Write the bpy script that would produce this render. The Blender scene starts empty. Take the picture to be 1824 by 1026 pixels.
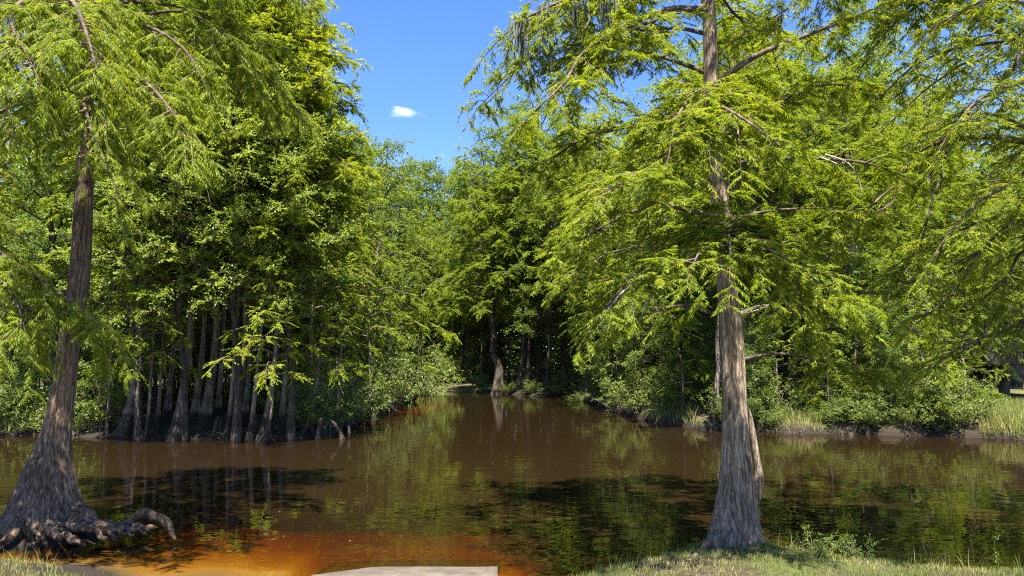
import bpy, math
import numpy as np
from mathutils import Vector
R = math.radians
sc = bpy.context.scene
col = sc.collection

# ------------------------------------------------------------------ camera, sky, sun, exposure
F, PITCH, CAMH = 1290.0, R(6.28), 2.0
cam = bpy.data.cameras.new('camera'); camo = bpy.data.objects.new('camera', cam); col.objects.link(camo)
cam.sensor_width = 36; cam.lens = 36 * F / 1824
cam.clip_end = 3000
camo.location = (0, 0, CAMH); camo.rotation_euler = (R(90) + PITCH, 0, 0)
sc.camera = camo
SUN_EL, SUN_AZ = R(65), R(178)        # azimuth measured from +Y towards +X: the sun stands high behind the camera
world = bpy.data.worlds.new('World'); sc.world = world; world.use_nodes = True
nt = world.node_tree; nt.nodes.clear()
N = nt.nodes.new; L = nt.links.new
sky = N('ShaderNodeTexSky'); sky.sky_type = 'NISHITA'; sky.sun_disc = False
sky.sun_elevation = SUN_EL; sky.sun_rotation = SUN_AZ
sky.air_density = 1.0; sky.dust_density = 0.15; sky.ozone_density = 4.0
bg = N('ShaderNodeBackground'); bg.inputs[1].default_value = 0.086
out = N('ShaderNodeOutputWorld')
# low fair-weather clouds all round the horizon, from noise on the direction
tc = N('ShaderNodeTexCoord'); mp = N('ShaderNodeMapping'); mp.inputs['Scale'].default_value = (1, 1, 2.6); mp.inputs['Location'].default_value = (0.37, 0.11, 0.0)
no = N('ShaderNodeTexNoise'); no.inputs['Scale'].default_value = 4.2; no.inputs['Detail'].default_value = 7; no.inputs['Roughness'].default_value = 0.55
sep = N('ShaderNodeSeparateXYZ')
L(tc.outputs['Generated'], mp.inputs[0]); L(mp.outputs[0], no.inputs[0]); L(tc.outputs['Generated'], sep.inputs[0])
low = N('ShaderNodeMapRange'); low.inputs[1].default_value = 0.30; low.inputs[2].default_value = 0.60; low.inputs[3].default_value = -0.02; low.inputs[4].default_value = -0.25
L(sep.outputs[2], low.inputs[0])
ad = N('ShaderNodeMath'); ad.operation = 'ADD'; L(no.outputs[0], ad.inputs[0]); L(low.outputs[0], ad.inputs[1])
CD = (-0.1435, 0.92, 0.337)              # one small cloud standing just over the trees
vsub = N('ShaderNodeVectorMath'); vsub.operation = 'SUBTRACT'; vsub.inputs[1].default_value = CD; L(tc.outputs['Generated'], vsub.inputs[0])
vmul = N('ShaderNodeVectorMath'); vmul.operation = 'MULTIPLY'; vmul.inputs[1].default_value = (36, 4, 110); L(vsub.outputs[0], vmul.inputs[0])
vlen = N('ShaderNodeVectorMath'); vlen.operation = 'LENGTH'; L(vmul.outputs[0], vlen.inputs[0])
blob = N('ShaderNodeMapRange'); blob.inputs[1].default_value = 0.2; blob.inputs[2].default_value = 1.6; blob.inputs[3].default_value = 0.33; blob.inputs[4].default_value = 0.0; L(vlen.outputs['Value'], blob.inputs[0])
n2 = N('ShaderNodeTexNoise'); n2.inputs['Scale'].default_value = 30; n2.inputs['Detail'].default_value = 6; L(mp.outputs[0], n2.inputs[0])
n2s = N('ShaderNodeMath'); n2s.operation = 'MULTIPLY_ADD'; n2s.inputs[1].default_value = 0.5; n2s.inputs[2].default_value = -0.25; L(n2.outputs[0], n2s.inputs[0])
ad1 = N('ShaderNodeMath'); ad1.operation = 'ADD'; L(ad.outputs[0], ad1.inputs[0]); L(blob.outputs[0], ad1.inputs[1])
ad2 = N('ShaderNodeMath'); ad2.operation = 'ADD'; L(ad1.outputs[0], ad2.inputs[0]); L(n2s.outputs[0], ad2.inputs[1])
cr = N('ShaderNodeMapRange'); cr.inputs[1].default_value = 0.66; cr.inputs[2].default_value = 0.98
L(ad2.outputs[0], cr.inputs[0])
mixc = N('ShaderNodeMix'); mixc.data_type = 'RGBA'; mixc.inputs[7].default_value = (5.5, 5.7, 6.2, 1)
hs = N('ShaderNodeHueSaturation'); hs.inputs['Saturation'].default_value = 1.22; hs.inputs['Hue'].default_value = 0.515; L(sky.outputs[0], hs.inputs['Color'])
L(cr.outputs[0], mixc.inputs[0]); L(hs.outputs[0], mixc.inputs[6]); L(mixc.outputs[2], bg.inputs[0]); L(bg.outputs[0], out.inputs[0])
sun = bpy.data.lights.new('sun', 'SUN'); sun.energy = 5.0; sun.angle = R(0.53); sun.color = (1.0, 0.955, 0.87)
suno = bpy.data.objects.new('sun', sun); col.objects.link(suno)
sd = Vector((math.sin(SUN_AZ) * math.cos(SUN_EL), math.cos(SUN_AZ) * math.cos(SUN_EL), math.sin(SUN_EL)))
suno.rotation_euler = sd.to_track_quat('Z', 'Y').to_euler(); suno.location = sd * 60
vs = sc.view_settings; vs.view_transform = 'Standard'; vs.look = 'None'; vs.gamma = 1; vs.exposure = 1.98; vs.use_curve_mapping = False
sc.render.engine = 'CYCLES'
sc.render.filter_size = 1.1; sc.cycles.pixel_filter_type = 'BLACKMAN_HARRIS'; sc.cycles.filter_width = 1.1
cy = sc.cycles
cy.max_bounces = 8; cy.diffuse_bounces = 6; cy.glossy_bounces = 3; cy.transmission_bounces = 4; cy.transparent_max_bounces = 8
cy.caustics_reflective = False; cy.caustics_refractive = False; cy.sample_clamp_indirect = 6
try:
    cy.use_denoising = False; cy.denoiser = 'OPENIMAGEDENOISE'; cy.denoising_prefilter = 'ACCURATE'; cy.denoising_input_passes = 'RGB_ALBEDO_NORMAL'
except Exception:
    pass

# ------------------------------------------------------------------ pixel helpers (photo pixels 1824 x 1026)
cp, sp = math.cos(PITCH), math.sin(PITCH)
def ray(px, py):
    x, z = (px - 912) / F, -(py - 513) / F
    return np.array((x, cp - z * sp, sp + z * cp))
def at(px, py, Y):                       # point on the pixel's ray at world distance Y
    d = ray(px, py); return np.array((0, 0, CAMH)) + d * (Y / d[1])
def gnd(px, py, z=0.0):
    d = ray(px, py); return np.array((0, 0, CAMH)) + d * ((z - CAMH) / d[2])
def topx(p):
    d = np.asarray(p, float) - (0, 0, CAMH)
    fy = d[1] * cp + d[2] * sp; fz = -d[1] * sp + d[2] * cp
    return 912 + F * d[0] / fy, 513 - F * fz / fy

# ------------------------------------------------------------------ mesh helpers
def norm(v):
    return v / np.maximum(np.linalg.norm(v, axis=-1, keepdims=True), 1e-9)
def mesh_data(name, V, Fc, mat, smooth=False, face_attr=None, vert_attr=None):
    V = np.ascontiguousarray(V, np.float32); Fc = np.ascontiguousarray(Fc, np.int32)
    me = bpy.data.meshes.new(name); k = Fc.shape[1]
    me.vertices.add(len(V)); me.vertices.foreach_set('co', V.ravel())
    me.loops.add(Fc.size); me.loops.foreach_set('vertex_index', Fc.ravel())
    me.polygons.add(len(Fc)); me.polygons.foreach_set('loop_start', np.arange(len(Fc), dtype=np.int32) * k)
    if smooth: me.polygons.foreach_set('use_smooth', np.ones(len(Fc), bool))
    me.update(calc_edges=True)
    for nm, arr in (face_attr or {}).items():
        a = me.attributes.new(nm, 'FLOAT', 'FACE'); a.data.foreach_set('value', np.ascontiguousarray(arr, np.float32))
    for nm, arr in (vert_attr or {}).items():
        a = me.attributes.new(nm, 'FLOAT', 'POINT'); a.data.foreach_set('value', np.ascontiguousarray(arr, np.float32))
    me.materials.append(mat)
    return me
def obj(name, data, parent=None, **props):
    o = bpy.data.objects.new(name, data); col.objects.link(o)
    if parent is not None: o.parent = parent
    for k, v in props.items(): o[k] = v
    return o
def thing(name, label, cat, loc=(0, 0, 0), group=None):
    o = bpy.data.objects.new(name, None); col.objects.link(o); o.location = loc; o.empty_display_size = 0.2
    o['label'] = label; o['category'] = cat
    if group: o['group'] = group
    return o
def smooth_path(P, n):                   # Catmull-Rom through the given points
    P = np.asarray(P, float); m = len(P)
    Q = np.vstack([2 * P[0] - P[1], P, 2 * P[-1] - P[-2]])
    t = np.linspace(0, m - 1 - 1e-6, n); i = t.astype(int); u = (t - i)[:, None]
    a, b, c, d = Q[i], Q[i + 1], Q[i + 2], Q[i + 3]
    return 0.5 * (2 * b + (c - a) * u + (2 * a - 5 * b + 4 * c - d) * u ** 2 + (3 * b - a - 3 * c + d) * u ** 3)
def tube(P, rad, sides=6, rfun=None, cap=True):
    P = np.asarray(P, float); n = len(P); rad = np.broadcast_to(np.asarray(rad, float), (n,))
    T = norm(np.gradient(P, axis=0))
    ref = np.array((1.0, 0, 0)) if abs(T[:, 0]).mean() < 0.8 else np.array((0, 1.0, 0))
    A = norm(ref - (T @ ref)[:, None] * T); B = np.cross(T, A)
    th = np.linspace(0, 2 * np.pi, sides, endpoint=False)
    r = rad[:, None] * np.ones(sides)
    if rfun is not None: r = r * rfun(np.linspace(0, 1, n)[:, None], th[None, :])
    V = P[:, None, :] + r[..., None] * (np.cos(th)[None, :, None] * A[:, None, :] + np.sin(th)[None, :, None] * B[:, None, :])
    V = V.reshape(-1, 3)
    i = np.arange(n - 1)[:, None] * sides; j = np.arange(sides)[None, :]; j2 = (j + 1) % sides
    Q = np.stack([i + j, i + j2, i + sides + j2, i + sides + j], -1).reshape(-1, 4)
    return V, Q
def join(parts):
    Vs, Fs, o = [], [], 0
    for v, f in parts:
        Vs.append(v); Fs.append(f + o); o += len(v)
    return np.vstack(Vs), np.vstack(Fs)
def vnoise(x, y, seed=0):                # cheap value noise in 2D
    def h(i, j):
        s = np.sin(i * 127.1 + j * 311.7 + seed * 74.7) * 43758.5453
        return s - np.floor(s)
    xi, yi = np.floor(x), np.floor(y); u, v = x - xi, y - yi
    u, v = u * u * (3 - 2 * u), v * v * (3 - 2 * v)
    return (h(xi, yi) * (1 - u) + h(xi + 1, yi) * u) * (1 - v) + (h(xi, yi + 1) * (1 - u) + h(xi + 1, yi + 1) * u) * v

# ------------------------------------------------------------------ materials
def mat(name):
    m = bpy.data.materials.new(name); m.use_nodes = True; t = m.node_tree; t.nodes.clear()
    return m, t, t.nodes.new, t.links.new
def ramp(n, stops):
    r = n('ShaderNodeValToRGB'); e = r.color_ramp.elements
    while len(e) < len(stops): e.new(0.5)
    for el, (p, c) in zip(e, stops): el.position = p; el.color = (*c, 1)
    return r
def leaf_mat(name, c0, c1, c2, trans=0.42, spec=0.2, tcol=None, shift=0.5):
    m, t, n, l = mat(name)
    a = n('ShaderNodeAttribute'); a.attribute_name = 'var'
    oi = n('ShaderNodeObjectInfo')
    mx = n('ShaderNodeMath'); mx.operation = 'MULTIPLY_ADD'; mx.inputs[1].default_value = shift
    l(oi.outputs['Random'], mx.inputs[0])
    sc_ = n('ShaderNodeMath'); sc_.operation = 'MULTIPLY'; sc_.inputs[1].default_value = 1 - shift
    l(a.outputs['Fac'], sc_.inputs[0]); l(sc_.outputs[0], mx.inputs[2])
    r = ramp(n, [(0.0, c0), (0.5, c1), (1.0, c2)]); l(mx.outputs[0], r.inputs[0])
    p = n('ShaderNodeBsdfPrincipled'); p.inputs['Roughness'].default_value = 0.5; p.inputs['Specular IOR Level'].default_value = spec
    l(r.outputs[0], p.inputs['Base Color'])
    tr = n('ShaderNodeBsdfTranslucent')
    g = n('ShaderNodeMix'); g.data_type = 'RGBA'; g.blend_type = 'MULTIPLY'; g.inputs[0].default_value = 1
    g.inputs[7].default_value = (*(tcol or (1.65, 1.5, 0.45)), 1); l(r.outputs[0], g.inputs[6]); l(g.outputs[2], tr.inputs[0])
    mi = n('ShaderNodeMixShader'); mi.inputs[0].default_value = trans
    l(p.outputs[0], mi.inputs[1]); l(tr.outputs[0], mi.inputs[2])
    o = n('ShaderNodeOutputMaterial'); l(mi.outputs[0], o.inputs[0])
    return m
M = {}
M['cyp'] = leaf_mat('cypress_needles', (0.105, 0.168, 0.012), (0.190, 0.248, 0.016), (0.285, 0.320, 0.024), trans=0.52)
M['cyp_near'] = leaf_mat('near_cypress_needles', (0.120, 0.178, 0.013), (0.195, 0.250, 0.017), (0.275, 0.312, 0.025), trans=0.52, shift=0.1)
M['broad'] = leaf_mat('broad_leaves', (0.070, 0.130, 0.020), (0.125, 0.190, 0.026), (0.200, 0.255, 0.042), trans=0.45, spec=0.5)
M['bush'] = leaf_mat('bush_leaves', (0.075, 0.13, 0.022), (0.14, 0.20, 0.032), (0.21, 0.265, 0.048), trans=0.42, spec=0.55)
M['pale'] = leaf_mat('pale_leaves', (0.14, 0.205, 0.03), (0.205, 0.27, 0.04), (0.28, 0.335, 0.065), trans=0.5, spec=0.45)
M['grass'] = leaf_mat('grass_blades', (0.11, 0.15, 0.03), (0.21, 0.23, 0.06), (0.36, 0.31, 0.14), trans=0.35, spec=0.25, shift=0.0)

def bark_mat(name, dark, mid, light, zs=0.12, scale=16, stain=0.0, bump=0.55, moss=0.0):
    m, t, n, l = mat(name)
    tc = n('ShaderNodeTexCoord'); mp = n('ShaderNodeMapping'); mp.inputs['Scale'].default_value = (1, 1, zs); l(tc.outputs['Object'], mp.inputs[0])
    w = n('ShaderNodeTexNoise'); w.inputs['Scale'].default_value = 3; w.inputs['Detail'].default_value = 2; l(tc.outputs['Object'], w.inputs[0])
    ws = n('ShaderNodeVectorMath'); ws.operation = 'SCALE'; ws.inputs['Scale'].default_value = 0.10; l(w.outputs['Color'], ws.inputs[0])
    wa = n('ShaderNodeVectorMath'); wa.operation = 'ADD'; l(mp.outputs[0], wa.inputs[0]); l(ws.outputs[0], wa.inputs[1])
    a = n('ShaderNodeTexNoise'); a.inputs['Scale'].default_value = scale; a.inputs['Detail'].default_value = 7; a.inputs['Roughness'].default_value = 0.62; l(wa.outputs[0], a.inputs[0])
    v = n('ShaderNodeTexVoronoi'); v.feature = 'DISTANCE_TO_EDGE'; v.inputs['Scale'].default_value = scale * 1.5; l(wa.outputs[0], v.inputs[0])
    b = n('ShaderNodeTexNoise'); b.inputs['Scale'].default_value = 1.7; b.inputs['Detail'].default_value = 4; l(tc.outputs['Object'], b.inputs[0])
    r = ramp(n, [(0.36, dark), (0.50, mid), (0.64, light)]); l(a.outputs[0], r.inputs[0])
    r2 = ramp(n, [(0.35, (0.62, 0.60, 0.60)), (0.65, (1.15, 1.10, 1.05))]); l(b.outputs[0], r2.inputs[0])
    mu = n('ShaderNodeMix'); mu.data_type = 'RGBA'; mu.blend_type = 'MULTIPLY'; mu.inputs[0].default_value = 1; l(r.outputs[0], mu.inputs[6]); l(r2.outputs[0], mu.inputs[7])
    colr = mu.outputs[2]
    vr = n('ShaderNodeMapRange'); vr.inputs[1].default_value = 0.0; vr.inputs[2].default_value = 0.12; vr.inputs[3].default_value = 0.72; vr.inputs[4].default_value = 1.0; l(v.outputs[0], vr.inputs[0])
    mu2 = n('ShaderNodeMix'); mu2.data_type = 'RGBA'; mu2.blend_type = 'MULTIPLY'; mu2.inputs[0].default_value = 1; l(colr, mu2.inputs[6]); l(vr.outputs[0], mu2.inputs[7]); colr = mu2.outputs[2]
    if stain:                                  # the dark flood line that high water leaves on the butts
        g = n('ShaderNodeNewGeometry'); s = n('ShaderNodeSeparateXYZ'); l(g.outputs['Position'], s.inputs[0])
        ma = n('ShaderNodeMapRange'); ma.inputs[1].default_value = stain; ma.inputs[2].default_value = stain + 0.12; l(s.outputs[2], ma.inputs[0])
        m3 = n('ShaderNodeMix'); m3.data_type = 'RGBA'; m3.inputs[6].default_value = (0.022, 0.018, 0.014, 1); l(ma.outputs[0], m3.inputs[0]); l(colr, m3.inputs[7]); colr = m3.outputs[2]
    p = n('ShaderNodeBsdfPrincipled'); p.inputs['Roughness'].default_value = 0.9; p.inputs['Specular IOR Level'].default_value = 0.2; l(colr, p.inputs['Base Color'])
    h = n('ShaderNodeMath'); h.operation = 'MULTIPLY'; l(a.outputs[0], h.inputs[0]); l(vr.outputs[0], h.inputs[1])
    bu = n('ShaderNodeBump'); bu.inputs['Strength'].default_value = bump; bu.inputs['Distance'].default_value = 0.03; l(h.outputs[0], bu.inputs['Height']); l(bu.outputs[0], p.inputs['Normal'])
    o = n('ShaderNodeOutputMaterial'); l(p.outputs[0], o.inputs[0])
    return m
M['bark_r'] = bark_mat('pale_cypress_bark', (0.085, 0.062, 0.044), (0.27, 0.205, 0.148), (0.48, 0.385, 0.29), zs=0.06, scale=34, bump=1.0)
M['bark_l'] = bark_mat('brown_cypress_bark', (0.065, 0.042, 0.028), (0.18, 0.122, 0.084), (0.36, 0.26, 0.185), zs=0.08, scale=34, bump=1.0)
M['bark_b'] = bark_mat('grove_bark', (0.085, 0.062, 0.046), (0.21, 0.162, 0.12), (0.37, 0.30, 0.23), zs=0.12, scale=9, stain=0.62)
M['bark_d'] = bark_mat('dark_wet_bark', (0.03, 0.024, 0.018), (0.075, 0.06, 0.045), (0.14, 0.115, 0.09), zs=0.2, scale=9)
M['root'] = bark_mat('muddy_root_bark', (0.03, 0.020, 0.012), (0.095, 0.064, 0.040), (0.24, 0.168, 0.11), zs=0.7, scale=16, bump=0.9)
M['limb'] = bark_mat('limb_bark', (0.055, 0.040, 0.030), (0.125, 0.092, 0.068), (0.22, 0.17, 0.13), zs=1.0, scale=14, bump=0.4)
M['dead'] = bark_mat('bleached_dead_wood', (0.22, 0.19, 0.16), (0.36, 0.32, 0.27), (0.50, 0.46, 0.40), zs=0.5, scale=12, bump=0.3)

def ground_mat():
    m, t, n, l = mat('earth')
    g = n('ShaderNodeNewGeometry'); s = n('ShaderNodeSeparateXYZ'); l(g.outputs['Position'], s.inputs[0])
    a = n('ShaderNodeTexNoise'); a.inputs['Scale'].default_value = 1.1; a.inputs['Detail'].default_value = 8; a.inputs['Roughness'].default_value = 0.65; l(g.outputs['Position'], a.inputs[0])
    f = n('ShaderNodeTexNoise'); f.inputs['Scale'].default_value = 22; f.inputs['Detail'].default_value = 5; l(g.outputs['Position'], f.inputs[0])
    duff = ramp(n, [(0.28, (0.03, 0.022, 0.014)), (0.5, (0.07, 0.052, 0.033)), (0.72, (0.15, 0.115, 0.075))]); l(f.outputs[0], duff.inputs[0])
    green = ramp(n, [(0.3, (0.06, 0.085, 0.018)), (0.7, (0.15, 0.17, 0.045))]); l(f.outputs[0], green.inputs[0])
    gm = n('ShaderNodeMapRange'); gm.inputs[1].default_value = 0.44; gm.inputs[2].default_value = 0.60; l(a.outputs[0], gm.inputs[0])
    m1 = n('ShaderNodeMix'); m1.data_type = 'RGBA'; l(gm.outputs[0], m1.inputs[0]); l(duff.outputs[0], m1.inputs[6]); l(green.outputs[0], m1.inputs[7])
    mud_shade = n('ShaderNodeMapRange'); mud_shade.inputs[1].default_value = 0.10; mud_shade.inputs[2].default_value = 0.36; l(s.outputs[2], mud_shade.inputs[0])
    m2 = n('ShaderNodeMix'); m2.data_type = 'RGBA'; m2.inputs[6].default_value = (0.026, 0.020, 0.014, 1); l(mud_shade.outputs[0], m2.inputs[0]); l(m1.outputs[2], m2.inputs[7])  # wet mud, its colour darkened further for shade under the overhung bank
    bed = n('ShaderNodeMapRange'); bed.inputs[1].default_value = -0.06; bed.inputs[2].default_value = 0.0; l(s.outputs[2], bed.inputs[0])
    m3 = n('ShaderNodeMix'); m3.data_type = 'RGBA'; m3.inputs[6].default_value = (0.32, 0.235, 0.15, 1); l(bed.outputs[0], m3.inputs[0]); l(m2.outputs[2], m3.inputs[7])
    p = n('ShaderNodeBsdfPrincipled'); p.inputs['Roughness'].default_value = 0.95; p.inputs['Specular IOR Level'].default_value = 0.15; l(m3.outputs[2], p.inputs['Base Color'])
    bu = n('ShaderNodeBump'); bu.inputs['Strength'].default_value = 0.7; bu.inputs['Distance'].default_value = 0.05; l(f.outputs[0], bu.inputs['Height']); l(bu.outputs[0], p.inputs['Normal'])
    o = n('ShaderNodeOutputMaterial'); l(p.outputs[0], o.inputs[0])
    return m
M['earth'] = ground_mat()

def water_mat():
    m, t, n, l = mat('tannin_water')
    d = n('ShaderNodeAttribute'); d.attribute_name = 'depth'
    def expo(k):
        mu = n('ShaderNodeMath'); mu.operation = 'MULTIPLY'; mu.inputs[1].default_value = -k; l(d.outputs['Fac'], mu.inputs[0])
        e = n('ShaderNodeMath'); e.operation = 'EXPONENT'; l(mu.outputs[0], e.inputs[0]); return e.outputs[0]
    cc = n('ShaderNodeCombineColor'); l(expo(2.6), cc.inputs[0]); l(expo(7.5), cc.inputs[1]); l(expo(24.0), cc.inputs[2])
    tr = n('ShaderNodeBsdfTransparent'); l(cc.outputs[0], tr.inputs[0])
    df = n('ShaderNodeBsdfDiffuse'); df.inputs[0].default_value = (0.0168, 0.0100, 0.0038, 1)
    op = n('ShaderNodeMath'); op.operation = 'SUBTRACT'; op.inputs[0].default_value = 1.0; l(expo(4.6), op.inputs[1])
    body = n('ShaderNodeMixShader'); l(op.outputs[0], body.inputs[0]); l(tr.outputs[0], body.inputs[1]); l(df.outputs[0], body.inputs[2])
    g = n('ShaderNodeNewGeometry')
    mp = n('ShaderNodeMapping'); mp.inputs['Scale'].default_value = (0.55, 1.0, 1); mp.inputs['Rotation'].default_value = (0, 0, 0.25); l(g.outputs['Position'], mp.inputs[0])
    a = n('ShaderNodeTexNoise'); a.inputs['Scale'].default_value = 2.8; a.inputs['Detail'].default_value = 2; a.inputs['Roughness'].default_value = 0.45; l(mp.outputs[0], a.inputs[0])
    b = n('ShaderNodeTexNoise'); b.inputs['Scale'].default_value = 11; b.inputs['Detail'].default_value = 1; l(mp.outputs[0], b.inputs[0])
    pt = n('ShaderNodeTexNoise'); pt.inputs['Scale'].default_value = 0.22; pt.inputs['Detail'].default_value = 2; l(g.outputs['Position'], pt.inputs[0])
    ptr = n('ShaderNodeMapRange'); ptr.inputs[1].default_value = 0.4; ptr.inputs[2].default_value = 0.65; ptr.inputs[3].default_value = 0.25; ptr.inputs[4].default_value = 1.0; l(pt.outputs[0], ptr.inputs[0])
    bb = n('ShaderNodeMath'); bb.operation = 'MULTIPLY'; l(b.outputs[0], bb.inputs[0]); l(ptr.outputs[0], bb.inputs[1])
    b1 = n('ShaderNodeBump'); b1.inputs['Strength'].default_value = 1.0; b1.inputs['Distance'].default_value = 0.0042; l(a.outputs[0], b1.inputs['Height'])
    b2 = n('ShaderNodeBump'); b2.inputs['Strength'].default_value = 1.0; b2.inputs['Distance'].default_value = 0.0007; l(bb.outputs[0], b2.inputs['Height']); l(b1.outputs[0], b2.inputs['Normal'])
    gl = n('ShaderNodeBsdfGlossy'); gl.inputs['Roughness'].default_value = 0.01; l(b2.outputs[0], gl.inputs['Normal'])
    fr = n('ShaderNodeFresnel'); fr.inputs[0].default_value = 1.36; l(b2.outputs[0], fr.inputs['Normal'])
    mi = n('ShaderNodeMixShader'); l(fr.outputs[0], mi.inputs[0]); l(body.outputs[0], mi.inputs[1]); l(gl.outputs[0], mi.inputs[2])
    o = n('ShaderNodeOutputMaterial'); l(mi.outputs[0], o.inputs[0])
    return m
M['water'] = water_mat()

def concrete_mat(name, base, wet=None):
    m, t, n, l = mat(name)
    tc = n('ShaderNodeTexCoord')
    a = n('ShaderNodeTexNoise'); a.inputs['Scale'].default_value = 60; a.inputs['Detail'].default_value = 5; l(tc.outputs['Object'], a.inputs[0])
    b = n('ShaderNodeTexNoise'); b.inputs['Scale'].default_value = 1.6; b.inputs['Detail'].default_value = 5; l(tc.outputs['Object'], b.inputs[0])
    r = ramp(n, [(0.3, tuple(c * 0.62 for c in base)), (0.7, tuple(c * 1.15 for c in base))]); l(a.outputs[0], r.inputs[0])
    r2 = ramp(n, [(0.35, (0.55, 0.50, 0.43)), (0.65, (1.05, 1.03, 1.0))]); b.inputs['Scale'].default_value = 3.5; l(b.outputs[0], r2.inputs[0])
    mu = n('ShaderNodeMix'); mu.data_type = 'RGBA'; mu.blend_type = 'MULTIPLY'; mu.inputs[0].default_value = 1; l(r.outputs[0], mu.inputs[6]); l(r2.outputs[0], mu.inputs[7])
    p = n('ShaderNodeBsdfPrincipled'); p.inputs['Roughness'].default_value = 0.9; l(mu.outputs[2], p.inputs['Base Color'])
    if wet:                                    # concrete soaked by the lapping water
        ge = n('ShaderNodeNewGeometry'); se = n('ShaderNodeSeparateXYZ'); l(ge.outputs['Position'], se.inputs[0])
        no_ = n('ShaderNodeMath'); no_.operation = 'MULTIPLY_ADD'; no_.inputs[1].default_value = -0.03; l(b.outputs[0], no_.inputs[0]); l(se.outputs[2], no_.inputs[2])
        wr = n('ShaderNodeMapRange'); wr.inputs[1].default_value = -0.010; wr.inputs[2].default_value = 0.006; wr.inputs[3].default_value = 0.8; l(no_.outputs[0], wr.inputs[0])
        mw = n('ShaderNodeMix'); mw.data_type = 'RGBA'; mw.blend_type = 'MULTIPLY'; mw.inputs[0].default_value = 1; l(mu.outputs[2], mw.inputs[6]); l(wr.outputs[0], mw.inputs[7]); l(mw.outputs[2], p.inputs['Base Color'])
    bu = n('ShaderNodeBump'); bu.inputs['Strength'].default_value = 0.6; bu.inputs['Distance'].default_value = 0.01; l(a.outputs[0], bu.inputs['Height']); l(bu.outputs[0], p.inputs['Normal'])
    o = n('ShaderNodeOutputMaterial'); l(p.outputs[0], o.inputs[0])
    return m
M['ramp'] = concrete_mat('ramp_concrete', (0.145, 0.118, 0.088), wet=0.03)
M['bridge'] = concrete_mat('bridge_concrete', (0.075, 0.064, 0.05))

# ------------------------------------------------------------------ terrain and river
near = [(x, y + 0.33) for x, y in [(-300, 11), (-40, 9.0), (-9, 7.9), (-6.2, 7.5), (-5.1, 7.42), (-4.55, 7.2), (-4.2, 6.85), (-3.85, 6.7), (-3.5, 6.75), (-3.15, 6.65), (-2.6, 6.6), (-2.05, 6.65), (-1.9, 6.6), (-0.15, 6.6), (-0.1, 6.6), (0.25, 6.55),
        (0.6, 6.85), (1.0, 7.15), (1.55, 7.55), (1.9, 7.95), (2.35, 8.3), (2.8, 8.2), (3.05, 7.75), (3.4, 7.40), (4.2, 7.08), (5.2, 6.88), (7, 7.4), (12, 8), (40, 9), (300, 11)]]
far_r = [gnd(*p)[:2] for p in ((1824, 784), (1760, 780), (1640, 778), (1500, 773), (1400, 771), (1300, 768), (1235, 764), (1160, 752), (1100, 737), (1050, 718), (1010, 707), (950, 706), (880, 701), (800, 696))]
far_l = [gnd(*p)[:2] for p in ((740, 708), (720, 722), (680, 738), (640, 748), (600, 768), (560, 780), (500, 786), (400, 785), (300, 785), (180, 780), (60, 776), (0, 779))]
river = near + [(300, 22), (40, 21.5)] + [tuple(p) for p in far_r] + [(-20, 63), (-40, 60), (-90, 58), (-90, 52), (-40, 54), (-18, 56)] + [tuple(p) for p in far_l] + [(-40, 19), (-300, 19)]
RV = np.array(river, float)
def river_sdf(x, y):                     # positive on land
    d = np.full(x.shape, 1e9); inside = np.zeros(x.shape, bool)
    for a, b in zip(RV, np.roll(RV, -1, 0)):
        e = b - a; w0, w1 = x - a[0], y - a[1]
        tt = np.clip((w0 * e[0] + w1 * e[1]) / (e @ e), 0, 1)
        d = np.minimum(d, (w0 - e[0] * tt) ** 2 + (w1 - e[1] * tt) ** 2)
        c = (a[1] > y) != (b[1] > y)
        with np.errstate(divide='ignore', invalid='ignore'):
            inside ^= c & (x < (b[0] - a[0]) * (y - a[1]) / (b[1] - a[1] + 1e-12) + a[0])
    return np.sqrt(d) * np.where(inside, -1, 1)
HLB = gnd(80, 950)                       # foot of the left tree
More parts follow.
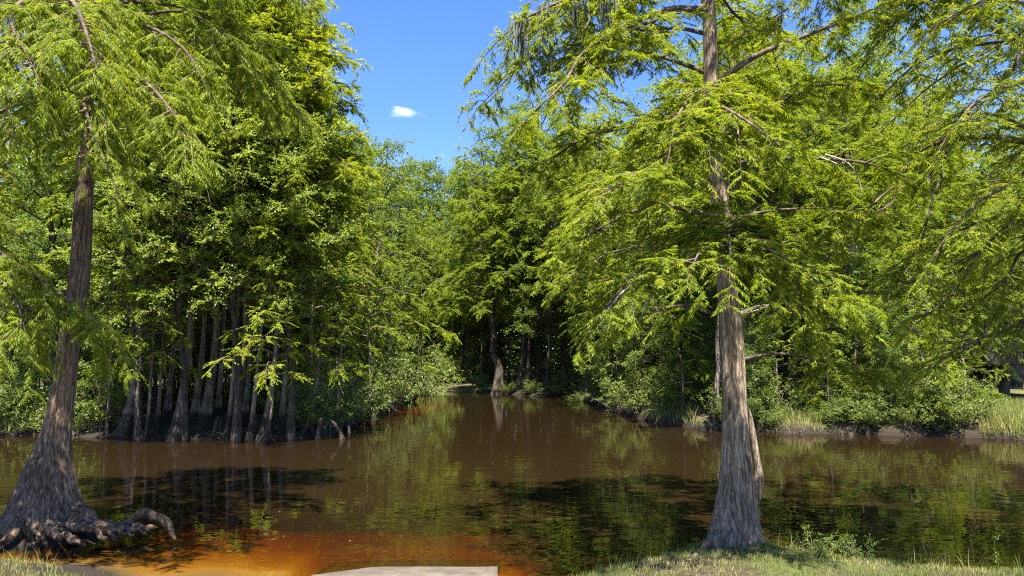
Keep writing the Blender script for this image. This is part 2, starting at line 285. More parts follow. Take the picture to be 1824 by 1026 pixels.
def height(x, y):
    x = np.asarray(x, float); y = np.asarray(y, float)
    wob = (vnoise(x * 0.9, y * 0.9, 1) - 0.5) * 0.5 * np.clip((y - 9) / 8, 0, 1)
    d = river_sdf(x, y) + wob + (vnoise(x * 3, y * 3, 2) - 0.5) * 0.12
    nearm = np.clip((12 - y) / 3, 0, 1)
    land = nearm * (0.16 * (1 - np.exp(-d / 0.30)) + 0.045 * np.clip(d, 0, 12)) + (1 - nearm) * (np.where((x < -4.5) & (y < 32), 0.16, 0.40) * (1 - np.exp(-d / 0.22)) + 0.02 * np.clip(d, 0, 40))
    land += (vnoise(x * 1.3, y * 1.3, 3) - 0.5) * 0.18 * np.clip(d / 1.5, 0, 1) * (1 - 0.7 * nearm) + (vnoise(x * 6, y * 6, 4) - 0.5) * 0.05 * np.clip(d * 2, 0, 1)
    shal = np.clip((x + 8) / 3.4, 0, 1) * np.clip((2.6 - x) / 3.0, 0, 1) * np.clip((21 - y) / 11, 0, 1)
    dw = np.clip(-d, 0, 30) + 0.25 * (vnoise(x * 0.8, y * 0.8, 21) - 0.5) * np.clip(-d * 2, 0, 1)
    bed = -np.minimum(shal * 0.078 * dw + (1 - shal) * 0.20 * (-d) + 0.55 * (1 - shal) * (1 - np.exp(np.minimum(d, 0) / 0.25)), 1.8) + (vnoise(x * 2, y * 2, 5) - 0.5) * 0.04
    z = np.where(d > 0, land, bed)
    isl = 0.24 * np.exp(-(((x - HLB[0] + 0.05) / 1.25) ** 2 + ((y - HLB[1] + 0.2) / 0.70) ** 2) ** 1.3) - 0.10 - 0.25 * np.maximum((x - HLB[0] + 0.25) ** 2 + (y - HLB[1]) ** 2 - 0.9, 0) + (vnoise(x * 7, y * 7, 6) - 0.5) * 0.08
    bar = -0.08 - 0.06 * ((x + 4.9) ** 2 / 1.0 + (y - 40) ** 2 / 50)
    z = np.where((x > -2.15) & (x < -0.02) & (y < 8.6), np.minimum(z, (7.52 - y) * 0.10 - 0.10), z)
    return np.maximum(np.maximum(z, isl), np.maximum(bar, -2))
def hz(x, y): return float(height(np.array([x]), np.array([y]))[0])
def axis(a, b, fine, grow, lim):
    c = list(np.arange(a, b + 1e-6, fine)); s = fine
    lo, hi = [], []
    v = b
    while v < lim[1]: s *= grow; v += s; hi.append(v)
    s = fine; v = a
    while v > lim[0]: s *= grow; v -= s; lo.append(v)
    return np.array(lo[::-1] + c + hi)
gx = axis(-7, 7, 0.14, 1.07, (-900, 900)); gy = axis(5.8, 9.5, 0.10, 1.045, (-500, 1500))
X, Y = np.meshgrid(gx, gy); Z = height(X.ravel(), Y.ravel())
V = np.stack([X.ravel(), Y.ravel(), Z], 1)
ny, nx = X.shape
ii = (np.arange(ny - 1)[:, None] * nx + np.arange(nx - 1)[None, :]).ravel()
Q = np.stack([ii, ii + 1, ii + nx + 1, ii + nx], 1)
obj('ground', mesh_data('ground', V, Q, M['earth'], True), kind='structure')
dep = np.maximum(-Z, 0)
keep = (Z[Q] < 0.03).any(1)
Vw = V.copy(); Vw[:, 2] = 0.0
used, inv = np.unique(Q[keep], return_inverse=True)
obj('river_water', mesh_data('river_water', Vw[used], inv.reshape(-1, 4), M['water'], True, vert_attr={'depth': dep[used]}), kind='structure')

# boat ramp: a broom-finished slab sloping into the water
def ramp_mesh():
    xs = np.linspace(-1.93, -0.14, 30); ys = np.linspace(0.5, 8.0, 90)
    top = lambda x, y: 0.012 + (7.47 - y) * 0.10 + 0.003 * np.sin(y * 55) + 0.007 * (vnoise(x * 2.2, y * 1.3, 17) - 0.5) - 0.03 * np.clip((-1.3 - x) / 0.6, 0, 1) ** 2
    Xr, Yr = np.meshgrid(xs, ys); Xr = Xr + np.where((Xr < -1.9) | (Xr > -0.16), 0.03 * (vnoise(Yr * 4, Xr, 8) - 0.5), 0)
    Zt = top(Xr, Yr); a = np.stack([Xr, Yr, Zt], -1).reshape(-1, 3); b = a - (0, 0, 0.16)
    n1, n0 = len(ys), len(xs); k = (np.arange(n1 - 1)[:, None] * n0 + np.arange(n0 - 1)).ravel()
    q = [np.stack([k, k + 1, k + n0 + 1, k + n0], 1)]
    o = len(a); e = np.arange(n1 - 1) * n0
    for c, s in ((0, 1), (n0 - 1, -1)):
        f = np.stack([e + c, e + n0 + c, e + n0 + c + o, e + c + o], 1); q.append(f if s > 0 else f[:, ::-1])
    h = np.arange(n0 - 1); q.append(np.stack([h + (n1 - 1) * n0, h + 1 + (n1 - 1) * n0, h + 1 + (n1 - 1) * n0 + o, h + (n1 - 1) * n0 + o], 1)[:, ::-1])
    return np.vstack([a, b]), np.vstack(q)
v, q = ramp_mesh()
obj('boat_ramp', mesh_data('boat_ramp', v, q, M['ramp'], False), kind='structure')

# ------------------------------------------------------------------ foliage machinery
UP = np.array((0, 0, 1.0))
def perp_side(D, rng, flat=0.85):
    s = np.cross(D, UP); s = np.where(np.linalg.norm(s, axis=1, keepdims=True) < 0.1, np.array((1.0, 0, 0)), s)
    return norm(norm(s) * flat + rng.normal(0, 1 - flat, D.shape))
def foliage(limbs, rng, sec_den=4, sec_len=0.9, tw_den=8, tw_len=0.45, nb=16, LL=0.15, LW=0.045, droop=0.35, hang=0.25, style='cyp', kite=False, fluff=True, t0=0.25, lenf=None, sec_r=0.009, twig_tubes=False):
    """limbs: list of paths. Returns (leaf V, leaf F, var) and a list of twig tubes."""
    S0, SD, SL = [], [], []
    for P in limbs:
        seg = np.linalg.norm(np.diff(P, axis=0), axis=1); Lm = seg.sum(); cum = np.r_[0, np.cumsum(seg)] / Lm
        n = max(2, int(Lm * sec_den * (1 - t0)))
        t = np.sort(t0 + (1 - t0) * rng.random(n) ** 0.85)
        p = np.stack([np.interp(t, cum, P[:, k]) for k in range(3)], 1)
        T = norm(np.stack([np.interp(t, cum, np.gradient(P[:, k], cum)) for k in range(3)], 1))
        sgn = np.where(np.arange(n) % 2 == 0, 1, -1)[:, None]
        s = perp_side(T, rng, 0.8) * sgn
        if style == 'broad':
            d = norm(s * 0.8 + T * 0.55 + rng.normal(0, 0.45, (n, 3)) + UP * 0.25)
        else:
            d = norm(s * 0.85 + T * 0.6 + rng.normal(0, 0.42 if fluff else 0.24, (n, 3)) + UP * (0.15 if fluff else 0.08))
        ln = sec_len * (1.15 - 0.65 * t) * rng.uniform(0.6, 1.25, n) * min(1.0, 0.45 + Lm / 4)
        S0.append(p); SD.append(d); SL.append(ln)
        S0.append(P[-1:]); SD.append(norm((P[-1] - P[-2])[None])); SL.append(np.array([sec_len * 0.55]))
    S0, SD, SL = np.vstack(S0), np.vstack(SD), np.concatenate(SL)
    nS = len(S0); sdr = droop * rng.uniform(0.5, 1.4, nS)
    sec = lambda i, t: S0[i] + SD[i] * (SL[i] * t)[:, None] - UP * (sdr[i] * SL[i] * t * t)[:, None]
    tubes = []
    if sec_r:
        for i in range(nS):
            tt = np.linspace(0, 1, 4); P = sec(np.full(4, i), tt)
            tubes.append(tube(P, sec_r * (1.3 - tt) * (0.6 + SL[i]), 3))
    # twigs
    cnt = np.maximum(2, (SL * tw_den).astype(int)); idx = np.repeat(np.arange(nS), cnt); nT = len(idx)
    t = rng.uniform(0.12, 1.0, nT)
    b = sec(idx, t); T = norm(SD[idx] - UP * (2 * sdr[idx] * t)[:, None])
    s = perp_side(T, rng, 0.8) * rng.choice([-1.0, 1.0], nT)[:, None]
    if style == 'broad': d = norm(T * 0.5 + s * 0.6 + rng.normal(0, 0.5, (nT, 3)) + UP * 0.15)
    else: d = norm(T * 0.7 + s * 0.7 + rng.normal(0, 0.22, (nT, 3)) - UP * 0.05)
    tl = tw_len * rng.uniform(0.55, 1.25, nT) * (1.1 - 0.4 * t)
    if twig_tubes:
        for k in range(0, nT, 2):
            tubes.append(tube(np.stack([b[k], b[k] + d[k] * tl[k] * 0.5 - UP * droop * tl[k] * 0.12, b[k] + d[k] * tl[k] - UP * droop * tl[k] * 0.5]), [0.0035, 0.0025, 0.0012], 3))
    tvar = rng.random(nT)
    # leaves
    ix = np.repeat(np.arange(nT), nb); n = len(ix); u = np.tile((np.arange(nb) + 0.5) / nb, nT) + rng.normal(0, 0.04, n)
    u = np.clip(u, 0.02, 1)
    tw = norm(d[ix] - UP * (droop * u)[:, None])
    base = b[ix] + d[ix] * (tl[ix] * u)[:, None] - UP * (droop * 0.5 * tl[ix] * u * u)[:, None]
    sg = np.where(np.arange(n) % 2 == 0, 1.0, -1.0)[:, None]
    sv = np.cross(d, UP); sv = norm(np.where(np.linalg.norm(sv, axis=1, keepdims=True) < 0.05, np.array((1.0, 0, 0)), sv))[ix]
    if style == 'broad':
        ld = norm(tw * 0.4 + sv * sg * 0.6 + rng.normal(0, 0.55, (n, 3)))
        nr = norm(UP * 0.9 + rng.normal(0, 0.6, (n, 3)))
        ll = LL * rng.uniform(0.6, 1.2, n); wf = 0.5
    else:
        ld = norm(tw * 0.62 + sv * sg * 0.8 + rng.normal(0, 0.22, (n, 3)) - UP * hang)
        nr = norm(UP + rng.normal(0, 0.55, (n, 3)))
        ll = LL * (1.15 - 0.6 * u) * rng.uniform(0.65, 1.2, n); wf = 0.42
    ls = norm(np.cross(ld, nr)); w = LW * rng.uniform(0.7, 1.2, n)
    tip = base + ld * ll[:, None] - UP * (hang * 0.35 * ll)[:, None]
    if kite:
        midp = base + ld * (ll * wf)[:, None]
        V = np.stack([base, midp + ls * (w * 0.5)[:, None], tip, midp - ls * (w * 0.5)[:, None]], 1).reshape(-1, 3)
        Fc = np.arange(n * 4).reshape(-1, 4)
    else:
        V = np.stack([base - ls * (w * 0.5)[:, None], base + ls * (w * 0.5)[:, None] + ld * (ll * 0.15)[:, None], tip], 1).reshape(-1, 3)
        Fc = np.arange(n * 3).reshape(-1, 3)
    var = np.clip(0.65 * tvar[ix] + 0.35 * rng.random(n), 0, 1)
    return V, Fc, var, tubes

def flutes(rng, k, amp, base_amp, ground_t):
    ph = rng.uniform(0, 6.28, 6); am = rng.uniform(0.5, 1, 6)
    def f(t, th):
        e = np.exp(-t / ground_t)
        r = np.ones_like(t * th)
        for i in range(4):
            r = r + (amp * 0.3 + base_amp * e) * am[i] * np.cos((k - 1 + i) * th + ph[i] + t * 2.0) / 2.2
        r = r + amp * 0.35 * np.cos(17 * th + ph[4] + 9 * t) + amp * 0.25 * np.cos(29 * th + ph[5] - 7 * t)
        return r
    return f

def generic_limbs(rng, H, h0, Rc, n, style):
    limbs = []; ga = rng.uniform(0, 6.28)
    for i in range(n):
        u = (i + rng.uniform(0, 0.9)) / n; z = h0 + (H - h0) * u
        az = ga + i * 2.39996 + rng.normal(0, 0.3)
        if style == 'cyp':
            prof = 0.72 + 0.28 * math.sin(min(1, u / 0.3) * 1.57) if u < 0.3 else 1.0 - 0.85 * ((u - 0.3) / 0.7) ** 1.25
            ln = Rc * prof * rng.uniform(0.65, 1.2); rise, dr = 0.30 + 0.5 * u, 0.42
        else:
            prof = math.sqrt(max(0.08, 1 - (2 * u - 0.85) ** 2 * 0.75)); ln = Rc * prof * rng.uniform(0.6, 1.15); rise, dr = 0.55 + 0.7 * u, 0.35
        dh = np.array((math.cos(az), math.sin(az), 0)); s = np.array((-dh[1], dh[0], 0)); cv = rng.normal(0, 0.14)
        P = [np.array((0, 0, z))]
        for t in (0.2, 0.45, 0.7, 1.0):
            P.append(np.array((0, 0, z)) + dh * ln * t + s * cv * ln * t * t + UP * ln * (rise * t - dr * t * t) + rng.normal(0, 0.03 * ln, 3))
        limbs.append((smooth_path(P, 8), 0.018 + 0.016 * ln))
    return limbs
def make_variant(seed, style, H, h0, Rc, n, r0, leafkw, leafm, barkm, base_flare=1.5):
    rng = np.random.default_rng(seed)
    zz = np.concatenate([np.linspace(-0.4, 2.0, 16), np.linspace(2.4, H, 18)])
    wx, wy = np.cumsum(rng.normal(0, 0.05, len(zz))), np.cumsum(rng.normal(0, 0.05, len(zz)))
    wx[:16] = np.linspace(0, wx[16], 16); wy[:16] = np.linspace(0, wy[16], 16)
    wx -= wx[2]; wy -= wy[2]
    rad = r0 * (np.clip(1 - zz / H, 0, 1.05) ** 0.75 * 0.95 + 0.04) * (1 + base_flare * np.exp(-np.maximum(zz, 0) / 0.8))
    P = np.stack([wx, wy, zz], 1)
    tm = mesh_data('trunk', *tube(P, rad, 22, flutes(rng, 5, 0.06, 0.22, 0.12)), barkm, True)
    lim = generic_limbs(rng, H * 0.985, h0, Rc, n, style)
    off = lambda z: np.array((np.interp(z, zz, wx), np.interp(z, zz, wy), 0))
    lim = [(p + off(p[0, 2]), r) for p, r in lim]
    V, Fc, var, tb = foliage([p for p, r in lim], rng, style=style, **leafkw)
    tb += [tube(p, np.linspace(r, 0.008, len(p)), 5) for p, r in lim]
    lm = mesh_data('branches', *join(tb), M['limb'], True)
    fm = mesh_data('crown', V, Fc, leafm, False, face_attr={'var': var})
    return dict(trunk=tm, branches=lm, crown=fm, H=H)
ck = dict(sec_den=5.2, sec_len=1.05, tw_den=11, tw_len=0.48, nb=20, LL=0.15, LW=0.042)
bk = dict(sec_den=5.6, sec_len=1.05, tw_den=11, tw_len=0.5, nb=11, LL=0.105, LW=0.065, droop=0.2, kite=True)
VAR = {}
VAR['c1'] = make_variant(11, 'cyp', 17, 5.0, 3.0, 62, 0.095, ck, M['cyp'], M['bark_b'])
VAR['c2'] = make_variant(12, 'cyp', 17, 5.8, 2.6, 58, 0.09, ck, M['cyp'], M['bark_b'])
VAR['c3'] = make_variant(13, 'cyp', 17, 6.0, 3.3, 54, 0.105, ck, M['cyp'], M['bark_b'], 2.0)
VAR['c4'] = make_variant(14, 'cyp', 17, 7.6, 2.9, 50, 0.10, ck, M['cyp'], M['bark_b'], 1.7)
VAR['b5'] = make_variant(26, 'broad', 12, 4.4, 2.9, 34, 0.13, dict(bk, sec_den=4.4, LL=0.095, LW=0.055), M['pale'], M['bark_d'], 0.6)
VAR['b1'] = make_variant(21, 'broad', 14, 3.2, 3.2, 38, 0.17, bk, M['broad'], M['bark_d'], 0.6)
VAR['b2'] = make_variant(22, 'broad', 14, 2.2, 3.4, 42, 0.16, bk, M['broad'], M['bark_d'], 0.5)
VAR['b3'] = make_variant(23, 'broad', 9, 1.0, 2.3, 34, 0.09, bk, M['broad'], M['bark_d'], 0.4)
VAR['s1'] = make_variant(24, 'cyp', 8, 0.9, 1.9, 30, 0.07, dict(ck, sec_len=0.7, LL=0.14, LW=0.04), M['cyp'], M['bark_b'], 1.0)

VAR['s2'] = make_variant(25, 'cyp', 6.5, 3.0, 1.7, 22, 0.055, dict(ck, sec_len=0.65, LL=0.13, LW=0.036), M['cyp'], M['bark_b'], 0.8)

def make_shrub(seed, Hs, Rs, n, leafkw, leafm):
    rng = np.random.default_rng(seed); st = []
    for i in range(n):
        az = rng.uniform(0, 6.28); r = Rs * math.sqrt(rng.uniform(0.05, 1)); h = Hs * (1 - 0.55 * (r / Rs) ** 2) * rng.uniform(0.7, 1.1)
        e = np.array((math.cos(az) * r, math.sin(az) * r, h)); b = np.array((math.cos(az), math.sin(az), 0)) * 0.15 * rng.random() + (0, 0, -0.15)
        m = (b + e) / 2 + np.array((0, 0, 0.18 * h)) + rng.normal(0, 0.08, 3)
        st.append(smooth_path([b, m, e], 7))
    V, Fc, var, tb = foliage(st, rng, style='broad', **leafkw)
    tb += [tube(p, np.linspace(0.022, 0.006, len(p)), 5) for p in st]
    return dict(stems=mesh_data('stems', *join(tb), M['limb'], True), foliage=mesh_data('foliage', V, Fc, leafm, False, face_attr={'var': var}))
sk = dict(sec_den=7, sec_len=0.55, tw_den=10, tw_len=0.28, nb=8, LL=0.075, LW=0.045, droop=0.3, kite=True, t0=0.15, sec_r=0.005)
SHR = [make_shrub(31, 2.2, 1.3, 16, sk, M['bush']), make_shrub(32, 1.5, 1.5, 18, sk, M['bush']), make_shrub(33, 1.0, 0.8, 12, dict(sk, LL=0.06), M['broad'])]

TREES = []
def tree(kind, x, y, H, label, name=None, group=None, rz=None, tilt=(0, 0), thick=1.0, bark=None, rng=np.random.default_rng(5)):
    v = VAR[kind]; s = H / v['H']
    nm = name or ('cypress_tree' if kind[0] in 'cs' else 'broadleaf_tree')
    t = thing(nm, label, 'tree', (x, y, hz(x, y) - 0.02), group)
    t.rotation_euler = (tilt[1], tilt[0], rng.uniform(0, 6.28) if rz is None else rz)
    t.rotation_mode = 'ZXY' if False else 'XYZ'
    t.scale = (s, s, s)
    tr = obj('trunk', v['trunk'], t); tr.scale = (thick, thick, 1)
    if bark: tr.material_slots[0].link = 'OBJECT'; tr.material_slots[0].material = M[bark]
    obj('branches', v['branches'], t); obj('crown', v['crown'], t)
    TREES.append((x, y))
    return t
def shrub(k, x, y, s, label, group=None, rng=np.random.default_rng(6), sz=1.0):
    t = thing('shrub', label, 'shrub', (x, y, hz(x, y)), group); t.rotation_euler = (0, 0, rng.uniform(0, 6.28)); t.scale = (s, s, s * sz)
    obj('stems', SHR[k]['stems'], t); obj('foliage', SHR[k]['foliage'], t)
    return t
# skyline of the woods in the photograph, used to estimate tree heights
SKX = [-400, 560, 600, 630, 660, 690, 720, 790, 850, 885, 905, 950, 1000, 1050, 1150, 1300, 1390, 1480, 1560, 1650, 1750, 1824, 2300]
SKY = [-300, -150, -10, 60, 120, 175, 205, 215, 205, 220, 190, 165, 120, 50, 0, -20, 0, -20, 60, 160, 240, 250, 180]
def cap_height(x, y, H, margin=0.0):
    px, _ = topx((x, y, 2.0)); d = ray(px, np.interp(px, SKX, SKY))
    return min(H, CAMH + d[2] / d[1] * y - margin)

rng = np.random.default_rng(77)
# ---- left bank grove: the row of slender butts standing at the water's edge (px, py of the foot, px of the stem at py 600, kind, height, thickness)
GL = 'slender cypress trunks along the left bank'
grove = [(188, 779, 193, 'c2', 13, 0.55, 'thin pale cypress at left end of the left-bank row, nearest the big leaning trunk'),
         (222, 779, 246, 'c3', 19, 1.25, 'thickest flared cypress butt of the left-bank row, with a dark flood line'),
         (258, 784, 268, 'c2', 12, 0.6, 'thin cypress just right of the thickest flared butt on left bank'),
         (276, 782, 284, 'c2', 13, 0.6, 'second thin cypress right of the thickest flared butt on left bank'),
         (292, 768, 300, 'c1', 15, 0.8, 'shaded cypress standing behind two thin stems on left bank'),
         (311, 785, 329, 'c1', 18, 1.0, 'cypress with smooth grey stem right of two thin ones on left bank'),
         (341, 773, 357, 'c3', 18, 0.8, 'cypress with dark wet foot left of the reddish stem on left bank'),
         (358, 779, 374, 'c1', 19, 1.1, 'cypress with sunlit reddish upper stem amid the left-bank row'),
         (384, 760, 392, 'c2', 16, 0.8, 'cypress set back in shade behind middle of the left-bank row'),
         (404, 784, 414, 'c2', 16, 0.65, 'slim pale cypress in close pair, left one, on left bank'),
         (413, 779, 428, 'c1', 18, 0.95, 'mottled cypress in close pair, right one, on left bank'),
         (431, 773, 441, 'c3', 17, 0.8, 'dark cypress just behind the slim pale stem on left bank'),
         (442, 786, 458, 'c2', 14, 0.65, 'slim smooth cypress with small flared foot right of the close pair'),
         (468, 785, 488, 'c1', 18, 1.0, 'tall cypress with broad fluted foot near right end of left-bank row'),
         (496, 782, 507, 'c2', 17, 0.85, 'last straight tall cypress at right end of left-bank row')]
for px, py, px6, k, H, th, lab in grove:
    p = gnd(px, py, 0.0); q = at(px6, 600, p[1]); lean = (q[0] - p[0]) / (q[2] - p[2])
    if k in ('c1', 'c3'): k = 'c4'
    tree(k, p[0], p[1] + 0.1, min(H, 13.5 + (460 - px) * 0.02) if px > 300 else min(H, 15.5), lab, group=GL, tilt=(math.atan(lean) * 0.9, rng.normal(0.02, 0.02)), thick=th, rz=rng.uniform(0, 0.0))
for px, py, H, tx, lab in ((470, 789, 5.2, 0.10, 'small lime cypress with sunlit pads low over water before left-bank row'), (588, 776, 5.0, 0.12, 'small lime cypress leaning from end of left-bank row towards the river'),
                           (262, 787, 5.4, 0.02, 'small lime cypress with sunlit crown before thickest flared butt'), (668, 748, 7.5, 0.06, 'yellow-green small cypress arching out over river at left point')):
    p = gnd(px, py); tree('s2', p[0], p[1], H, lab, name='cypress_sapling', tilt=(tx, 0.08))
# crooked bare sapling at the end of the row
CS = thing('bare_sapling', 'crooked pale bare sapling leaning over water right of the left-bank row', 'sapling', tuple(gnd(535, 775)))
base = gnd(535, 775); pts = [at(px, py, base[1]) - base for px, py in ((535, 778), (541, 742), (552, 712), (562, 690), (568, 650), (573, 610))]
obj('stem', mesh_data('stem', *tube(smooth_path(pts, 24), np.linspace(0.085, 0.03, 24), 10), M['bark_b'], True), CS)
tw = [tube(smooth_path([at(a, b, base[1]) - base for a, b in l], 10), np.linspace(0.022, 0.006, 10), 5) for l in
      (((568, 650), (580, 640), (588, 655), (586, 680)), ((562, 690), (572, 680), (584, 700), (594, 725)), ((570, 630), (560, 612), (556, 590)))]
obj('twigs', mesh_data('twigs', *join(tw), M['dead'], True), CS)

def scatter(n, xr, yr, dmin, cond, rng):
    res = []
    for _ in range(n * 60):
        if len(res) >= n: break
        x, y = rng.uniform(*xr), rng.uniform(*yr)
        if not cond(x, y): continue
        if all((x - a) ** 2 + (y - b) ** 2 > dmin ** 2 for a, b in TREES[-400:] + res): res.append((x, y))
    return res
land = lambda x, y, m=0.6: river_sdf(np.array([x]), np.array([y]))[0] > m
inview = lambda x, y, ex=3.5: abs(x) < y * 0.72 + ex
for px, py, k, H, lab in ((250, 782, 'b5', 8.0, 'pale-leaved broadleaf tree leaning out beside thickest flared butt on left bank'), (330, 783, 'b5', 9.0, 'pale-leaved broadleaf tree leaning out at centre-left of the left-bank row'), (425, 783, 'b5', 9.6, 'pale-leaved broadleaf tree leaning out at centre-right of the left-bank row'),
                          (520, 782, 'b5', 8.4, 'pale-leaved broadleaf tree leaning out at right end of the left-bank row'), (100, 768, 'b1', 10.5, 'broadleaf tree on left bank, seen just right of big leaning trunk')):
    p = gnd(px, py); tree(k, p[0], p[1] - 0.15, H, lab, tilt=(0.03, 0.20), rz=0)
# woods behind the left bank
for i, (x, y) in enumerate(scatter(40, (-36, -5.0), (20.5, 50), 1.9, lambda x, y: land(x, y, 0.9) and inview(x, y), rng)):
    px, _ = topx((x, y, 2))
    k = rng.choice(['c1', 'c2', 'c3', 'b1', 'b2'], p=[.22, .14, .16, .26, .22])
    H = cap_height(x, y, rng.uniform(11.5, 17), 0.4)
    if H < 6: continue
    if x > -9: H = min(H, 13)
    if k[0] == 'b': H = min(H, rng.uniform(9, 14))
    tree(k, x, y, H, 'tall cypress in the shaded woods behind the left-bank row of trunks' if k[0] == 'c' else 'dark broadleaf tree in the shaded woods behind the left-bank row of trunks',
         group='woods behind the left bank', tilt=(rng.normal(0.02, 0.03), rng.normal(0, 0.03)), thick=rng.uniform(0.7, 1.1))
# left-bank understorey along the point that closes the view up the river
pt_tr = [(520, 742, 'b3', 6.5, 'rounded broadleaf sapling with glossy crown behind end of the left-bank row'),
         (585, 752, 's1', 9.5, 'lime green cypress overhanging the river at end of the left bank'),
         (625, 744, 'b2', 10.5, 'broadleaf tree on left bank leaning out beside the lime green cypress'),
         (665, 732, 'b1', 12.6, 'pale green tree on left point with spreading crown under the sky gap'),
         (705, 722, 's1', 12.0, 'cypress near tip of the left point, under the small white cloud')]
for px, py, k, H, lab in pt_tr:
    p = gnd(px, py); tree(k, p[0] - 0.8, p[1] + 0.8, cap_height(p[0] - .8, p[1] + .8, H, 0.2), lab, tilt=(0.05, 0.0))
sh = [(585, 760, 0, 0.9, 'dark leafy bush at water left of the pale sunlit bushes'), (640, 742, 1, 1.15, 'low bush trailing its leaves in the water on left bank'), (668, 736, 0, 1.45, 'pale sunlit round bush on the left point'),
      (700, 728, 1, 1.5, 'low yellow-green bush spilling over the water at the left point'), (735, 715, 0, 2.0, 'blue-green bush at the very tip of the left point'), (762, 704, 1, 1.9, 'far small bush just past tip of the left point')]
for px, py, k, s, lab in sh:
    p = gnd(px, py); shrub(k, p[0] - 0.25, p[1] + 0.3, s, lab)

# ---- far bend: trees closing the river
fk = [(885, 703, 858, 'c3', 24, 2.3, 'massive leaning cypress with flared butt at the far river bend'), (926, 703, 928, 'c1', 22, 1.5, 'left stem of twin dark trunks at the far river bend'), (940, 704, 938, 'c2', 21, 1.1, 'right stem of twin dark trunks at the far river bend'),
      (812, 692, 836, 'b1', 15, 2.4, 'thick dark tree leaning right, left of massive leaning cypress'), (1046, 712, 1034, 'c2', 19, 1.5, 'dark upright cypress right of the twin trunks by the far bend'), (855, 696, 856, 'c2', 18, 0.6, 'thin straight tree just left of the massive leaning cypress'),
      (975, 706, 980, 'b1', 15, 0.8, 'thin tree between twin trunks and the dark upright cypress'), (770, 690, 765, 'b1', 16, 1.0, 'shaded tree far left of the bend above the red shallows')]
fk += [(742 + 0, 694, 746, 'c2', 17, 0.9, 'thin dark stem left of the shaded tree above the red shallows'), (905, 697, 906, 'c2', 18, 0.8, 'thin dark stem between massive leaning cypress and twin trunks'), (958, 702, 956, 'c2', 18, 0.8, 'thin dark stem just right of the twin trunks'),
       (1005, 703, 1002, 'c1', 19, 0.9, 'slim dark stem left of the dark upright cypress'), (830, 694, 826, 'c2', 17, 0.8, 'slim dark stem right of the thick dark leaning tree'), (1075, 716, 1070, 'c2', 18, 1.0, 'slim dark stem right of the dark upright cypress')]
for px, py, px5, k, H, th, lab in fk:
    p = gnd(px, py); q = at(px5, 500, p[1]); lean = (q[0] - p[0]) / (q[2] - p[2])
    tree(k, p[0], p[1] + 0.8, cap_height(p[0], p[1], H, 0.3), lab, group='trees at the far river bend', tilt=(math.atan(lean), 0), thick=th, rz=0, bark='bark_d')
for x, y in scatter(46, (-26, 30), (58, 100), 2.6, lambda x, y: land(x, y, 1.2) and inview(x, y, 0) and (x / y < 0.25), rng):
    k = rng.choice(['c1', 'c2', 'c3', 'b1', 'b2'], p=[.12, .1, .13, .35, .3])
    H = cap_height(x, y, rng.uniform(18, 27), rng.uniform(-1.6, 1.0))
    tree(k, x, y, H, 'distant cypress in the woods beyond the far river bend' if k[0] == 'c' else 'distant broadleaf tree in the woods beyond the far river bend', group='woods beyond the far bend', tilt=(rng.normal(0, 0.03), rng.normal(0, 0.03)), thick=rng.uniform(0.7, 1.2))
for i, (x, y) in enumerate(scatter(40, (-13, 10), (59, 84), 1.2, lambda x, y: land(x, y, 0.3), rng)):
    shrub(int(rng.integers(0, 3)), x, y, rng.uniform(0.8, 1.7), 'small bush on the shaded forest floor at the far bend', group='undergrowth at the far bend')

for i in range(20):
    px = 768 + i * 14.5 + rng.uniform(-6, 6); p = gnd(px, np.interp(px, [760, 880, 950, 1010, 1060], [697, 701, 706, 707, 722]))
    if min(abs(px - 885), abs(px - 930)) < 14: continue
    shrub(int(rng.integers(0, 3)), p[0], p[1] + rng.uniform(0.3, 1.2), rng.uniform(0.6, 1.05), 'leafy bush along the waterline of the far bend', group='bushes along the far waterline', sz=0.55)
for i, (px, py) in enumerate(((552, 778), (575, 772), (600, 764), (622, 756), (648, 746))):
    p = gnd(px, py); shrub(i % 2, p[0], p[1] + 0.15, 0.85 + 0.07 * i, ['bush', 'second bush', 'third bush', 'fourth bush', 'fifth bush'][i] + ' past right end of the left-bank row, counted towards the point')
for i, (px, py) in enumerate(((55, 777), (120, 778), (165, 779))):
    p = gnd(px, py); shrub((i + 1) % 3, p[0], p[1] + 0.35, 0.8, ['low bush left of the big leaning trunk on left bank', 'low bush just right of the big leaning trunk on left bank', 'low bush below pale-leaved sapling on left bank'][i])
p = at(1872, 735, 27.3); tree('b1', p[0], p[1], 8.0, 'broadleaf tree added at the right edge to shade the concrete bridge')  # trunk out of frame; tree added to keep the sun off the bridge
# ---- right bank
rk = [(1275, 768, 1283, 'c3', 14.5, 0.8, 'fluted dark cypress butt at water behind the big right-hand trunk'), (1178, 738, 1180, 'b1', 12, 1.1, 'dark tree left of the fluted butt, set back on right bank'), (1120, 728, 1105, 'c1', 15, 0.9, 'cypress on right bank where the river narrows'),
      (1415, 752, 1412, 'b1', 13, 1.1, 'dark trunk right of the big right-hand tree, left of leaning grey one'), (1462, 750, 1476, 'c1', 14, 1.2, 'leaning grey trunk above the pale reeds on right bank'), (1532, 768, 1530, 'c2', 12, 0.6, 'thin pale trunk in water shade right of the pale reeds'),
      (1590, 758, 1585, 'c1', 12, 1.0, 'mossy cypress in shade left of bright lime clump on right bank'), (1352, 756, 1350, 'b2', 12, 1.0, 'leafy tree directly behind the big right-hand trunk'), (1757, 742, 1766, 'c3', 9.5, 2.1, 'stout mossy cypress trunk left of the concrete bridge')]
